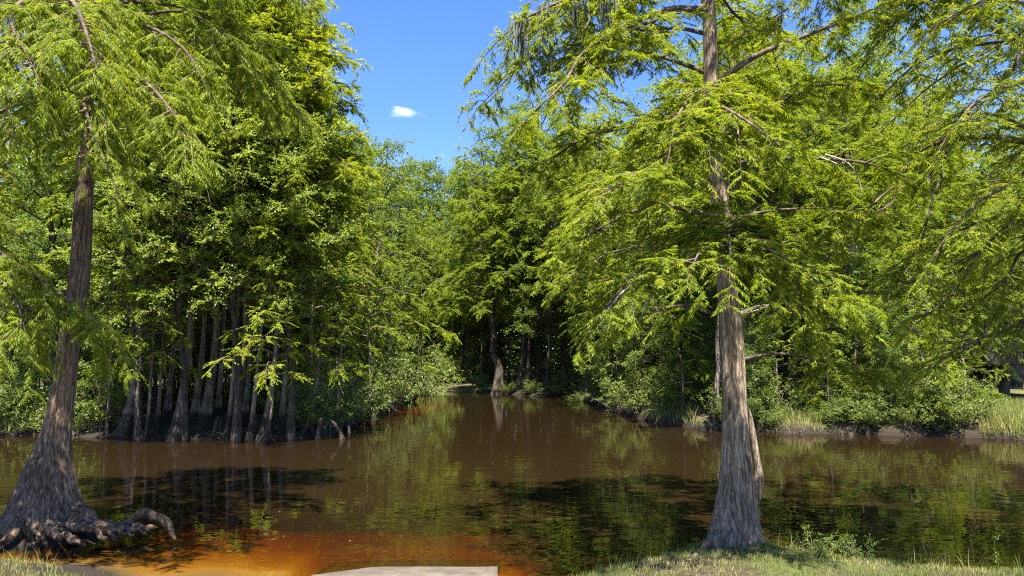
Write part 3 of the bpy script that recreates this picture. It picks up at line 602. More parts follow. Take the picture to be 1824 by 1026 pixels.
for px, py, px5, k, H, th, lab in rk:
    p = gnd(px, py); q = at(px5, 600, p[1]); lean = (q[0] - p[0]) / (q[2] - p[2])
    tree(k, p[0], p[1] + 0.3, cap_height(p[0], p[1], H, 0.2), lab, tilt=(math.atan(lean) * 0.8, 0), thick=th, rz=0)
for x, y in scatter(52, (4.5, 42), (23.5, 58), 2.0, lambda x, y: land(x, y, 0.9) and inview(x, y), rng):
    k = rng.choice(['c1', 'c2', 'c3', 'b1', 'b2'], p=[.2, .15, .15, .26, .24])
    px, _ = topx((x, y, 2))
    if px > 1740 and y < 40: continue
    H = cap_height(x, y, rng.uniform(13, 21), rng.uniform(-1.0, 0.6))
    tree(k, x, y, H, 'cypress in the leafy woods behind the right bank' if k[0] == 'c' else 'broadleaf tree in the leafy woods behind the right bank', group='woods behind the right bank', tilt=(rng.normal(0, 0.03), rng.normal(0, 0.03)), thick=rng.uniform(0.7, 1.1))
sap = [(1225, 758, 's1', 4.6, 'bright lime cypress sapling on bank left of big right-hand trunk'), (1395, 762, 's1', 5.2, 'bright lime sapling on bank just right of big right-hand trunk'), (1100, 732, 'b3', 4.5, 'dark leafy sapling where right bank narrows the river'),
       (1155, 745, 'b3', 4.8, 'pale leafy sapling with vines left of the lime sapling'), (1640, 770, 's1', 5.0, 'lime cypress sapling in shade over the right-hand water'), (1710, 776, 's1', 3.2, 'low bright lime cypress sprouting at water beside sunlit grass'), (1345, 768, 'b3', 3.6, 'leafy sapling drooping to water right beside the big right-hand trunk'), (1490, 771, 's1', 3.8, 'lime sapling just right of the pale reeds, drooping to water'), (1600, 775, 'b3', 3.4, 'dark sapling hanging over water left of lime sapling'),
       (1675, 777, 's1', 4.2, 'lime sapling drooping to water between dense bush and lime sprout'), (1745, 772, 's1', 4.4, 'lime sapling at left edge of sunlit grass, below the mossy trunk'), (1560, 768, 'b3', 5.0, 'dark broadleaf sapling between reeds and lime sapling on right')]
for px, py, k, H, lab in sap:
    p = gnd(px, py); tree(k, p[0], p[1] + 0.45, H, lab, name='sapling', thick=0.9)
sh = [(1070, 722, 1, 1.0, 'dark low bush at foot of dark upright cypress'), (1100, 735, 1, 0.9, 'low bush at water where right bank narrows'), (1140, 745, 0, 0.8, 'rounded bush on right bank left of grassy ledge'), (1190, 753, 2, 1.0, 'small bush over grassy ledge on right bank'),
      (1330, 765, 0, 0.85, 'deep green bush right behind base of big right-hand trunk'), (1375, 766, 1, 0.8, 'low bush between big right-hand trunk and pale reeds'), (1500, 768, 2, 1.1, 'small dark bush right of the pale reeds'), (1560, 773, 1, 0.75, 'low dark bush hanging over shaded right-hand water'),
      (1620, 774, 0, 0.95, 'dense bush over water left of the lime sprout'), (1670, 776, 1, 1.0, 'low spreading bush at water under lime sapling'), (1730, 777, 0, 0.75, 'rounded bush at left edge of sunlit grass')]
for px, py, k, s, lab in sh:
    p = gnd(px, py); shrub(k, p[0], p[1] + 0.12, s, lab)
for i in range(22):
    px = 1295 + i * 20.5 + rng.uniform(-8, 8); p = gnd(px, np.interp(px, [1290, 1400, 1500, 1640, 1760], [767, 770, 772, 777, 779]))
    if 1385 < px < 1460: continue
    shrub(int(rng.integers(0, 3)), p[0], p[1] + rng.uniform(0.0, 0.25), rng.uniform(0.35, 0.7), 'low bush trailing over the waterline of the right bank', group='bushes along the right waterline', sz=0.85)
for i, (x, y) in enumerate(scatter(34, (5, 30), (23.5, 40), 1.1, lambda x, y: land(x, y, 0.7) and topx((x, y, 1))[0] < 1735, rng)):
    shrub(int(rng.integers(0, 3)), x, y, rng.uniform(0.7, 1.3), 'bush in the undergrowth behind the right bank', group='undergrowth behind the right bank')
for i, (x, y) in enumerate(scatter(30, (-24, -5), (20.5, 36), 1.1, lambda x, y: land(x, y, 0.5) and inview(x, y, 0), rng)):
    shrub(int(rng.integers(0, 3)), x, y, rng.uniform(0.6, 1.1), 'bush in the undergrowth behind the left-bank trunks', group='undergrowth behind the left bank')
p = gnd(200, 778); tree('b3', p[0] - .3, p[1] + 0.5, 4.4, 'sunlit pale-leaved sapling in front of left end of left-bank row', name='sapling', thick=0.9, rz=1.0)
p = gnd(20, 779); tree('b3', p[0] - .8, p[1] + 0.3, 4.6, 'pale-leaved sapling at far left edge behind the big leaning trunk', name='sapling', thick=0.9, rz=2.0)

# low-crowned trees that fill the woods between the stems
for xr, yr, n, lab, gr, cond in (((-34, -6), (22.5, 48), 46, 'low leafy understorey tree deep in the left woods', 'understorey of the left woods', lambda x, y: True),
                                 ((5, 40), (25, 52), 46, 'low leafy understorey tree deep in the right woods', 'understorey of the right woods', lambda x, y: topx((x, y, 1))[0] < 1730 or y > 42),
                                 ((-24, 24), (67, 98), 40, 'low leafy understorey tree beyond the far bend', 'understorey beyond the far bend', lambda x, y: abs(x) < y * .3)):
    for x, y in scatter(n, xr, yr, 1.4, lambda x, y: land(x, y, 1.6) and inview(x, y, 1) and cond(x, y), rng):
        tree(str(rng.choice(['b3', 'b3', 'b2'])), x, y, min(cap_height(x, y, 30, 1.0), rng.uniform(5, 9.5)), lab, name='understorey_tree', group=gr, thick=rng.uniform(0.7, 1.1))
# the far-off wood that reads as one mass behind everything
g = np.random.default_rng(40); pts = []
for (xa, ya), (xb, yb), hmax, n in (((-75, 45), (-60, 110), 17, 22000), ((-60, 112), (48, 112), 19, 46000), ((40, 108), (60, 42), 12, 22000)):
    t = g.random(n); h = hmax * (0.72 + 0.28 * vnoise(t * 22, t * 0, 5)); u = g.random(n) ** 1.4
    c = np.stack([xa + (xb - xa) * t, ya + (yb - ya) * t, h * u], 1); pts.append(c + np.c_[g.normal(0, 1.6, (n, 2)), np.zeros(n)])
pts = np.vstack(pts); n = len(pts); d = norm(g.normal(0, 1, (n, 3))); e = norm(np.cross(d, norm(g.normal(0, .6, (n, 3)) + UP)))
V = np.stack([pts - d * .5, pts + e * .36, pts + d * .5, pts - e * .36], 1).reshape(-1, 3)
obj('distant_woods', mesh_data('distant_woods', V, np.arange(n * 4).reshape(-1, 4), M['broad'], False, face_attr={'var': g.random(n)}), kind='stuff', label='far-off green wood closing the view behind the trees')

# ------------------------------------------------------------------ the two foreground cypresses
def pix_trunk(rows, Y, n, sides, ext, rf):
    """rows: (py, left px, right px) from foot to top; ext: extra (x, y, z, r) points above the frame"""
    C, r = [], []
    for py, a, b in rows:
        c = at((a + b) / 2, py, Y); C.append(c); r.append((b - a) / 2 / F * Y * 0.88)
    for x, y, z, rr in ext: C.append(np.array((x, y, z))); r.append(rr)
    C = np.array(C); r = np.array(r); P = smooth_path(np.c_[C, r], n)
    return P[:, :3], P[:, 3]
def part_limbs(th, specs, Y0, P, name='branch', bm='limb'):
    """specs: list of (points [(px,py,Y)], r0). Makes one branch part each; returns the world paths"""
    paths = []
    o = np.array(th.location)
    for pts, r0 in specs:
        W = smooth_path([at(*p) for p in pts], 16); paths.append(W)
        obj(name, mesh_data(name, *tube(W - o, np.linspace(r0, 0.006, 16), 7), M[bm], True), th)
    return paths
hk = dict(sec_den=11, sec_len=0.72, tw_den=24, tw_len=0.26, nb=38, LL=0.062, LW=0.0125, droop=0.32, hang=0.26, kite=False, fluff=False, sec_r=0.006, twig_tubes=True)

# --- right tree
YR = 7.9
HR = thing('cypress_tree', 'large bald cypress with pale fluted trunk on the right-hand near bank', 'tree', (2.44, YR, 0.0))
rows = [(1003, 1240, 1378), (985, 1250, 1370), (960, 1257, 1363), (920, 1268, 1355), (870, 1277, 1347), (800, 1283, 1338), (700, 1284, 1331), (600, 1280, 1326), (500, 1274, 1312), (400, 1267, 1303), (280, 1260, 1290), (130, 1252, 1281), (0, 1247, 1275)]
P, r = pix_trunk(rows, YR, 150, 72, [(2.10, 7.9, 7.4, 0.065), (2.05, 7.9, 8.8, 0.04), (2.05, 7.95, 10.2, 0.012)], None)
rg = np.random.default_rng(3)
fl = flutes(rg, 4, 0.055, 0.13, 0.10)
def hr_f(t, th):                        # a deep crease runs up the side that faces the river ramp
    a = np.angle(np.exp(1j * (th - 4.78)))
    crease = 0.20 * np.exp(-(a / 0.11) ** 2) * np.clip(1 - t / 0.28, 0, 1) ** 0.5
    return fl(t, th) - crease + 0.02 * (vnoise(th * 9, t * 60, 4) - 0.5) + 0.03 * (vnoise(th * 22 + 5, t * 14, 5) - 0.5)
o = np.array(HR.location)
obj('trunk', mesh_data('trunk', *tube(P - o, r, 96, hr_f), M['bark_r'], True), HR)
sv = smooth_path([at(*p) - o for p in ((1341, 905, 7.95), (1350, 880, 7.95), (1352, 850, 7.95), (1347, 815, 7.95), (1342, 780, 7.95), (1337, 745, 7.93), (1333, 728, 7.9))], 30)
obj('side_stem', mesh_data('side_stem', *tube(sv, np.interp(np.linspace(0, 1, 30), [0, .1, .3, .45, .7, 1], [.012, .045, .055, .04, .034, .012]), 14, flutes(rg, 4, 0.12, 0.1, 0.3)), M['bark_r'], True), HR)
specs = [
    ([(1262, 20, 7.9), (1200, 15, 7.5), (1132, 39, 7.1), (1045, 88, 6.7), (1006, 146, 6.5), (960, 190, 6.4)], 0.040),
    ([(1258, -40, 7.9), (1150, -20, 7.4), (1040, -10, 7.0), (940, 30, 6.8), (890, 70, 6.8)], 0.038),
    ([(1258, 60, 7.9), (1200, 50, 8.3), (1110, 60, 8.7), (1020, 95, 8.9)], 0.028),
    ([(1257, -30, 7.9), (1180, -20, 8.3), (1080, 10, 8.6), (990, 50, 8.8), (930, 110, 8.9)], 0.030),
    ([(1257, 10, 7.9), (1180, 30, 7.2), (1100, 70, 6.8), (1060, 125, 6.7)], 0.028),
    ([(1262, 131, 7.9), (1200, 108, 8.2), (1142, 93, 8.5), (1060, 83, 8.8), (985, 110, 9.0)], 0.030),
    ([(1283, 144, 7.9), (1342, 102, 7.7), (1410, 73, 7.6), (1473, 49, 7.6), (1560, 15, 7.5), (1640, -10, 7.5)], 0.040),
    ([(1280, 235, 7.9), (1322, 214, 8.1), (1400, 175, 8.4), (1480, 150, 8.8), (1560, 165, 9.0)], 0.028),
    ([(1268, 190, 7.85), (1240, 190, 7.2), (1186, 278, 6.5), (1113, 321, 6.1), (1060, 365, 6.0)], 0.034),
    ([(1268, 170, 7.85), (1260, 160, 7.1), (1280, 185, 6.4), (1330, 215, 6.0), (1390, 260, 5.9)], 0.030),
    ([(1270, 270, 7.9), (1180, 225, 8.4), (1080, 235, 9.0), (1000, 270, 9.3), (950, 330, 9.5)], 0.030),
    ([(1286, 295, 7.9), (1360, 285, 7.6), (1450, 282, 7.3), (1540, 290, 7.2), (1590, 310, 7.2)], 0.028),
    ([(1300, 396, 7.9), (1340, 382, 7.8), (1390, 374, 7.7), (1470, 372, 7.6), (1540, 390, 7.6)], 0.024),
    ([(1268, 385, 7.9), (1215, 372, 7.5), (1162, 365, 7.2), (1090, 395, 6.9), (1020, 435, 6.8)], 0.030),
    ([(1276, 430, 7.85), (1240, 415, 7.1), (1180, 450, 6.6), (1120, 500, 6.3), (1075, 555, 6.2)], 0.030),
    ([(1284, 440, 7.85), (1290, 420, 7.0), (1330, 430, 6.5), (1400, 460, 6.2), (1480, 520, 6.1)], 0.030),
    ([(1280, 435, 7.85), (1260, 425, 6.9), (1250, 440, 6.4), (1235, 470, 6.0)], 0.024),
    ([(1272, 160, 7.85), (1262, 150, 7.0), (1258, 180, 6.4), (1262, 240, 6.1)], 0.024),
    ([(1272, 165, 7.85), (1290, 150, 7.0), (1310, 190, 6.4), (1316, 250, 6.1)], 0.024),
    ([(1272, 200, 7.85), (1230, 180, 7.0), (1205, 215, 6.4), (1190, 285, 6.1)], 0.024),
    ([(1282, 420, 7.85), (1290, 405, 7.0), (1300, 430, 6.4), (1300, 475, 6.1)], 0.024),
    ([(1282, 430, 7.85), (1320, 408, 7.1), (1360, 425, 6.6), (1395, 470, 6.4), (1430, 530, 6.3)], 0.024),
    ([(1304, 470, 7.9), (1370, 440, 8.1), (1430, 430, 8.3), (1500, 450, 8.5)], 0.026),
    ([(1270, 470, 7.9), (1180, 440, 8.5), (1090, 450, 9.0), (1020, 490, 9.3)], 0.026),
    ([(1314, 560, 7.9), (1370, 545, 8.3), (1450, 570, 8.8), (1530, 610, 9.1), (1585, 650, 9.2)], 0.026),
    ([(1276, 560, 7.9), (1210, 545, 8.6), (1130, 565, 9.2), (1080, 600, 9.5)], 0.024),
    ([(1320, 640, 7.9), (1390, 630, 8.2), (1470, 645, 8.4), (1560, 660, 8.5)], 0.020),
]
lp = part_limbs(HR, specs, YR, P); HRL = list(lp)
# limbs above the picture, following the trunk to its top
for i in range(26):
    z = 6.2 + 3.8 * (i + rg.uniform(0, .8)) / 26; az = i * 2.4; ln = (3.3 - 0.65 * (z - 6.2)) * rg.uniform(.75, 1.15) * (0.42 if math.sin(az) < -0.35 else 1); dh = np.array((math.cos(az), math.sin(az), 0)); b = np.array((2.07, 7.9, z))
    W = smooth_path([b] + [b + dh * ln * t + UP * ln * (.25 * t - .38 * t * t) + rg.normal(0, .06, 3) for t in (.25, .5, .75, 1)], 10); lp.append(W)
    obj('branch', mesh_data('branch', *tube(W - o, np.linspace(0.03, 0.006, 10), 6), M['limb'], True), HR)
V, Fc, var, tb = foliage(lp, rg, **dict(hk, t0=0.3))
obj('crown', mesh_data('crown', V - o, Fc, M['cyp_near'], False, face_attr={'var': var}), HR)
tv, tq = join(tb); obj('twigs', mesh_data('twigs', tv - o, tq, M['limb'], True), HR)
dead = [((1180, 480, 6.5), (1120, 510, 6.3), (1095, 555, 6.2), (1075, 590, 6.2)), ((1120, 510, 6.3), (1100, 530, 6.2), (1065, 575, 6.2)), ((1160, 520, 6.3), (1150, 545, 6.2), (1138, 572, 6.2)), ((1470, 275, 7.2), (1510, 290, 7.0), (1530, 320, 7.0), (1535, 350, 7.0)),
        ((1460, 280, 7.2), (1490, 292, 7.1), (1505, 305, 7.1)), ((1315, 560, 7.9), (1340, 555, 7.8), (1400, 535, 7.7))]
for l in dead: obj('dead_twig', mesh_data('dead_twig', *tube(smooth_path([at(*p) for p in l], 12) - o, np.linspace(0.011, 0.003, 12), 5), M['dead'], True), HR)

# --- left tree
YL = float(HLB[1])
HL = thing('cypress_tree', 'leaning brown cypress with flared rooted base at left of the near water', 'tree', (HLB[0], YL, 0.0))
rows = [(985, -40, 175), (960, -20, 165), (930, 2, 155), (900, 17, 146), (870, 29, 138), (830, 46, 131), (790, 66, 127), (740, 81, 130), (680, 94, 136), (600, 105, 143), (487, 123, 161), (350, 132, 166), (234, 138, 167), (100, 141, 168), (0, 144, 169)]
P, r = pix_trunk(rows, YL, 150, 72, [(-5.2, 9.0, 8.5, 0.085), (-5.15, 9.0, 10.5, 0.05), (-5.15, 9.0, 12.2, 0.015)], None)
rg = np.random.default_rng(4); fl2 = flutes(rg, 5, 0.055, 0.15, 0.10)
o = np.array(HL.location)
obj('trunk', mesh_data('trunk', *tube(P - o, r, 96, lambda t, th: fl2(t, th) + 0.03 * (vnoise(th * 9, t * 60, 7) - 0.5) + 0.035 * (vnoise(th * 24 + 3, t * 16, 8) - 0.5)), M['bark_l'], True), HL)
roots = [((136, 900, 8.8), (165, 922, 8.65), (200, 936, 8.6), (228, 927, 8.6), (262, 912, 8.6), (288, 924, 8.6), (314, 956, 8.6)), ((130, 925, 8.7), (155, 940, 8.4), (180, 944, 8.35), (214, 958, 8.3)), ((120, 930, 8.6), (140, 938, 8.3), (165, 940, 8.2), (192, 962, 8.2)),
         ((85, 930, 8.5), (100, 950, 8.2), (120, 955, 8.1), (150, 970, 8.05)), ((40, 930, 8.6), (25, 950, 8.3), (5, 962, 8.2), (-20, 978, 8.1)), ((20, 915, 8.8), (-10, 935, 8.8), (-40, 955, 8.8)), ((150, 912, 8.8), (185, 932, 8.85), (240, 937, 8.85), (280, 940, 8.85)),
         ((145, 918, 8.65), (190, 938, 8.5), (235, 940, 8.5), (262, 946, 8.45)), ((175, 930, 8.6), (215, 945, 8.45), (240, 952, 8.4)), ((60, 935, 8.45), (70, 955, 8.15), (60, 968, 8.0)), ((105, 935, 8.5), (125, 955, 8.2), (170, 966, 8.1)), ((225, 928, 8.6), (248, 934, 8.5), (268, 944, 8.45))]
for i, l in enumerate(roots):
    W = smooth_path([at(*p) for p in l], 44) - o; u = np.linspace(0, 1, 44)
    rr = (0.054 - 0.034 * u) * (1 + 0.35 * (vnoise(u * 9, u * 0 + i, 31) - 0.3)) * (1.0 if i < 8 else 0.55)
    if i == 0: rr = np.interp(u, [0, .2, .45, .7, .9, 1], [.06, .036, .038, .054, .05, .015])
    W = W + np.stack([0 * u, 0.02 * np.sin(u * 17 + i), 0.014 * np.sin(u * 23 + 2 * i) - 0.012], 1)
    obj('root', mesh_data('root', *tube(W, rr, 22, lambda t, th: 1 + 0.22 * (vnoise(th * 1.3 + i * 9, t * 4, 9) - 0.5) + 0.22 * (vnoise(th * 3.2 + i, t * 6 + i, 10) - 0.5) + 0.14 * (vnoise(th * 8, t * 26, 12) - 0.5)), M['root'], True), HL)
specs = [
    ([(152, 150, 9.0), (190, 120, 8.2), (250, 140, 7.5), (300, 190, 7.1), (345, 260, 7.0)], 0.035),
    ([(152, 60, 9.0), (200, 40, 8.4), (270, 50, 7.9), (330, 90, 7.6), (360, 140, 7.5)], 0.035),
    ([(150, 180, 9.0), (140, 150, 8.0), (150, 190, 7.2), (170, 250, 6.9), (200, 320, 6.8)], 0.034),
    ([(150, 100, 9.0), (110, 60, 8.0), (70, 80, 7.0), (40, 130, 6.6), (10, 200, 6.4)], 0.035),
    ([(150, 40, 9.0), (120, -10, 7.8), (140, 20, 6.7), (160, 80, 6.2), (180, 150, 6.0)], 0.035),
    ([(150, 30, 9.0), (80, -20, 7.6), (40, 0, 6.6), (20, 40, 6.2), (60, 120, 6.0)], 0.035),
    ([(150, 200, 9.0), (90, 170, 8.4), (20, 190, 7.8), (-60, 240, 7.4), (-120, 320, 7.2)], 0.035),
    ([(150, 230, 9.0), (80, 215, 8.6), (10, 250, 8.0), (-50, 330, 7.6), (-60, 420, 7.4)], 0.030),
    ([(-190, 340, 8.2), (-110, 380, 7.8), (-30, 430, 7.6), (60, 490, 7.5), (130, 540, 7.5), (185, 580, 7.5)], 0.028),
    ([(-190, 300, 8.2), (-120, 400, 7.8), (-40, 460, 7.4), (20, 520, 7.2), (45, 590, 7.1)], 0.028),
    ([(-190, 420, 8.0), (-110, 520, 7.8), (-30, 555, 7.6), (50, 545, 7.6), (110, 560, 7.6)], 0.022),
    ([(168, 110, 9.0), (197, 98, 9.3), (312, 105, 9.8), (405, 132, 10.2), (468, 166, 10.4), (520, 190, 10.5)], 0.035),
    ([(168, 20, 9.0), (215, 4, 9.3), (300, 8, 9.7), (380, 30, 10.0), (450, 70, 10.2), (510, 90, 10.3)], 0.032),
    ([(168, 40, 9.0), (260, 25, 9.0), (330, 22, 8.9), (400, 60, 8.8), (440, 110, 8.8)], 0.028),
    ([(150, 20, 9.0), (60, 10, 9.6), (-30, 30, 10.0), (-110, 90, 10.2)], 0.03),
    ([(166, 250, 9.0), (220, 230, 9.4), (280, 235, 9.8), (330, 260, 10.0)], 0.022),
]
lp = part_limbs(HL, specs, YL, P)
# the stem off the left edge that carries the low sprays
for i in range(28):
    z = 6.6 + 5.4 * (i + rg.uniform(0, .8)) / 28; az = i * 2.4 + 1; ln = (3.0 - 0.45 * (z - 6.6)) * rg.uniform(.75, 1.15); dh = np.array((math.cos(az), math.sin(az), 0)); b = np.array((-5.2, 9.0, z))
    W = smooth_path([b] + [b + dh * ln * t + UP * ln * (.25 * t - .38 * t * t) + rg.normal(0, .06, 3) for t in (.25, .5, .75, 1)], 10); lp.append(W)
    obj('branch', mesh_data('branch', *tube(W - o, np.linspace(0.03, 0.006, 10), 6), M['limb'], True), HL)
ls = smooth_path([at(152, 210, 9.0), at(40, 230, 8.8), at(-100, 270, 8.5), at(-195, 320, 8.2), at(-215, 400, 8.0)], 16)
obj('branch', mesh_data('branch', *tube(ls - o, np.linspace(0.05, 0.02, 16), 7), M['limb'], True), HL)
V, Fc, var, tb = foliage(lp, rg, **dict(hk, droop=0.65, hang=0.5, LL=0.068, LW=0.0115, t0=0.2))
obj('crown', mesh_data('crown', V - o, Fc, M['cyp_near'], False, face_attr={'var': var}), HL)
tv, tq = join(tb); obj('twigs', mesh_data('twigs', tv - o, tq, M['limb'], True), HL)

# --- tree that stands just out of the picture at right; its limbs reach in
YC = 6.6
TC = thing('cypress_tree', 'cypress whose dark bare-looking limbs reach in from the right edge', 'tree', (7.2, YC, hz(7.2, YC) - 0.05))
o = np.array(TC.location); rg = np.random.default_rng(8)
zz = np.linspace(0, 11, 40); Pt = np.stack([0.1 * np.sin(zz * .5), 0.05 * zz * 0.3, zz - 0.1], 1)
obj('trunk', mesh_data('trunk', *tube(Pt, 0.16 * (1 - zz / 11.5) ** 0.8 * (1 + 1.8 * np.exp(-zz / .6)) + 0.01, 32, flutes(rg, 5, 0.06, 0.2, 0.12)), M['bark_l'], True), TC)
tx = lambda z: (7.2, YC + 0.3, z)
def pixof(z): return topx(tx(z))
specs = [
    ([(1960, 160, 6.9), (1900, 115, 7.0), (1824, 80, 7.0), (1760, 45, 7.0), (1700, 5, 7.0), (1640, -40, 7.0)], 0.050),
    ([(1830, 82, 7.0), (1800, 125, 7.0), (1770, 160, 7.0), (1735, 200, 7.0), (1700, 240, 7.0)], 0.022),
    ([(1990, 300, 6.9), (1900, 268, 7.2), (1824, 253, 7.4), (1770, 243, 7.5), (1690, 250, 7.6), (1640, 265, 7.6), (1614, 300, 7.6), (1608, 335, 7.6), (1580, 370, 7.6), (1530, 388, 7.6)], 0.046),
    ([(1980, 260, 6.9), (1900, 238, 6.9), (1824, 225, 6.9), (1780, 206, 6.9), (1725, 203, 6.9), (1680, 215, 6.9)], 0.030),
    ([(2000, 420, 6.9), (1900, 392, 7.3), (1824, 388, 7.5), (1760, 394, 7.6), (1690, 420, 7.7), (1600, 470, 7.8)], 0.032),
    ([(1990, 350, 6.9), (1890, 345, 6.9), (1810, 385, 7.0), (1740, 460, 7.0), (1700, 520, 7.1), (1640, 570, 7.1)], 0.030),
    ([(1990, 470, 6.9), (1880, 440, 7.2), (1820, 450, 7.4), (1790, 500, 7.4), (1740, 540, 7.5)], 0.026),
    ([(2010, 560, 6.9), (1880, 560, 7.2), (1800, 585, 7.4), (1730, 610, 7.5), (1660, 650, 7.6)], 0.026),
    ([(1690, 250, 7.6), (1680, 300, 7.6), (1660, 360, 7.5), (1640, 430, 7.5), (1600, 500, 7.5)], 0.018),
    ([(1610, 320, 7.6), (1570, 350, 7.6), (1520, 400, 7.6), (1480, 450, 7.6)], 0.016),
    ([(1824, 388, 7.5), (1770, 430, 7.5), (1700, 470, 7.5), (1620, 500, 7.5), (1560, 520, 7.5)], 0.018),
    ([(1960, 20, 6.9), (1850, -40, 7.2), (1720, -30, 7.5), (1620, 20, 7.7), (1550, 90, 7.8)], 0.032),
    ([(1960, 120, 6.9), (1860, 80, 7.3), (1740, 80, 7.7), (1640, 110, 7.9), (1570, 170, 8.0)], 0.030),
    ([(1960, 60, 6.9), (1880, 20, 6.6), (1800, 0, 6.3), (1730, 10, 6.1), (1660, 50, 6.0)], 0.030),
    ([(1960, 200, 6.9), (1880, 150, 6.5), (1810, 150, 6.2), (1740, 180, 6.0), (1690, 240, 5.9)], 0.030),
    ([(1990, 330, 6.9), (1890, 310, 6.6), (1800, 330, 6.3), (1730, 370, 6.1), (1680, 430, 6.0)], 0.026),
]
for k, s in enumerate(specs):            # let each limb that starts off-frame begin on the trunk
    if s[0][0][0] > 1900:
        zc = at(*s[0][0])[2]; pxx, pyy = pixof(zc); specs[k] = ([(pxx, pyy, YC + 0.3)] + s[0][1:], s[1])
lp = part_limbs(TC, specs, YC, None)
for i in range(34):
    z = 5.6 + 5.2 * (i + rg.uniform(0, .8)) / 34; az = i * 2.4 + 1; ln = (3.6 - 0.6 * (z - 6.0)) * rg.uniform(.75, 1.15) * (1.25 - 0.25 * math.cos(az)); dh = np.array((math.cos(az), math.sin(az), 0)); b = np.array((7.2, YC + .1, z))
    W = smooth_path([b] + [b + dh * ln * t + UP * ln * (.25 * t - .38 * t * t) + rg.normal(0, .06, 3) for t in (.25, .5, .75, 1)], 10); lp.append(W)
    obj('branch', mesh_data('branch', *tube(W - o, np.linspace(0.03, 0.006, 10), 6), M['limb'], True), TC)
V, Fc, var, tb = foliage(lp, rg, **dict(hk, sec_den=8.5, tw_den=17, nb=32, t0=0.25))
obj('crown', mesh_data('crown', V - o, Fc, M['cyp_near'], False, face_attr={'var': var}), TC)
tv, tq = join(tb); obj('twigs', mesh_data('twigs', tv - o, tq, M['limb'], True), TC)

# ------------------------------------------------------------------ hanging moss on a few trees
M['moss'] = leaf_mat('spanish_moss', (0.10, 0.11, 0.085), (0.16, 0.17, 0.13), (0.22, 0.23, 0.18), trans=0.3, shift=0.0, tcol=(1, 1, 1))
def moss(parent, pts, k, length, spread, g):
    n = len(pts) * k; c = np.repeat(pts, k, 0) + g.normal(0, spread, (n, 3)) * (1, 1, .3); ln = length * g.uniform(.3, 1.1, n); a = g.uniform(0, 6.28, n)
    sdv = np.stack([np.cos(a), np.sin(a), 0 * a], 1) * (0.012 * g.uniform(.5, 1.3, n))[:, None]; sw = g.normal(0, .05, (n, 3)) * ln[:, None]
    m1 = c - UP * (ln * .5)[:, None] + sw; e = c - UP * ln[:, None] - sw * .6
    V = np.stack([c - sdv * .6, c + sdv * .6, m1 + sdv, m1 - sdv, e], 1).reshape(-1, 3); b = np.arange(n)[:, None] * 5
    obj('moss', mesh_data('moss', V, np.vstack([b + [[0, 1, 2]], b + [[0, 2, 3]], b + [[3, 2, 4]]]), M['moss'], False, face_attr={'var': np.tile(g.random(n), 3)}), parent, kind='stuff')
g = np.random.default_rng(50)
moss(HR, HRL[1][6:13:2] - np.array(HR.location), 40, 0.5, 0.05, g)
for t in bpy.data.objects:
    if t.get('label', '').startswith(('stout mossy cypress', 'mossy cypress in shade', 'thin pale trunk in water', 'leaning grey trunk')):
        n = 16; az = g.uniform(0, 6.28, n); r = g.uniform(0.2, 2.0, n); moss(t, np.stack([np.cos(az) * r, np.sin(az) * r, g.uniform(4.2, 9, n)], 1), 46, 1.6, 0.10, g)

# ------------------------------------------------------------------ knees, logs
def knee(px, py, h, r, label, group, z=None, m='bark_r', seed=0):
    p = gnd(px, py, 0.12 if z is None else z); g = np.random.default_rng(seed)
    t = np.linspace(0, 1, 14); P = np.stack([0.25 * h * t ** 2 * g.normal(0, 1), 0.1 * h * t * g.normal(0, 1), -0.08 + (h + 0.08) * t], 1)
    rad = r * np.interp(t, [0, .3, .65, .85, .95, 1], [1.5, 1.0, .72, .75, .5, .03])
    o = obj('cypress_knee', mesh_data('cypress_knee', *tube(P, rad, 14, flutes(g, 3, 0.15, 0.12, 0.3)), M[m], True), label=label, category='cypress knee', group=group); o.location = p
kg = 'cypress knees'
knee(1327, 990, 0.17, 0.05, 'knobbed cypress knee in front of the big right-hand trunk', kg, seed=1)
knee(1277, 985, 0.20, 0.045, 'pointed cypress knee at left foot of the big right-hand trunk', kg, seed=2)
knee(1250, 985, 0.13, 0.05, 'short dark cypress knee left of the big right-hand trunk', kg, seed=3, m='bark_l')
knee(1243, 1003, 0.10, 0.045, 'low rounded pinkish knee in grass left of the big right-hand trunk', kg, seed=4)
knee(1232, 1010, 0.08, 0.055, 'lowest rounded knee in grass, nearest the camera at right tree', kg, seed=5)
g = np.random.default_rng(9)
for i in range(26):
    knee(g.uniform(380, 640), g.uniform(770, 786), g.uniform(.25, .7), g.uniform(.05, .09), 'dark cypress knee at the waterline below the left-bank row', 'knees along left bank', z=-0.05, m='bark_d', seed=20 + i)
for i in range(12):
    knee(g.uniform(1320, 1720), g.uniform(772, 779), g.uniform(.12, .28), g.uniform(.06, .10), 'dark cypress knee at the waterline of the right bank', 'knees along right bank', z=-0.05, m='bark_d', seed=60 + i)

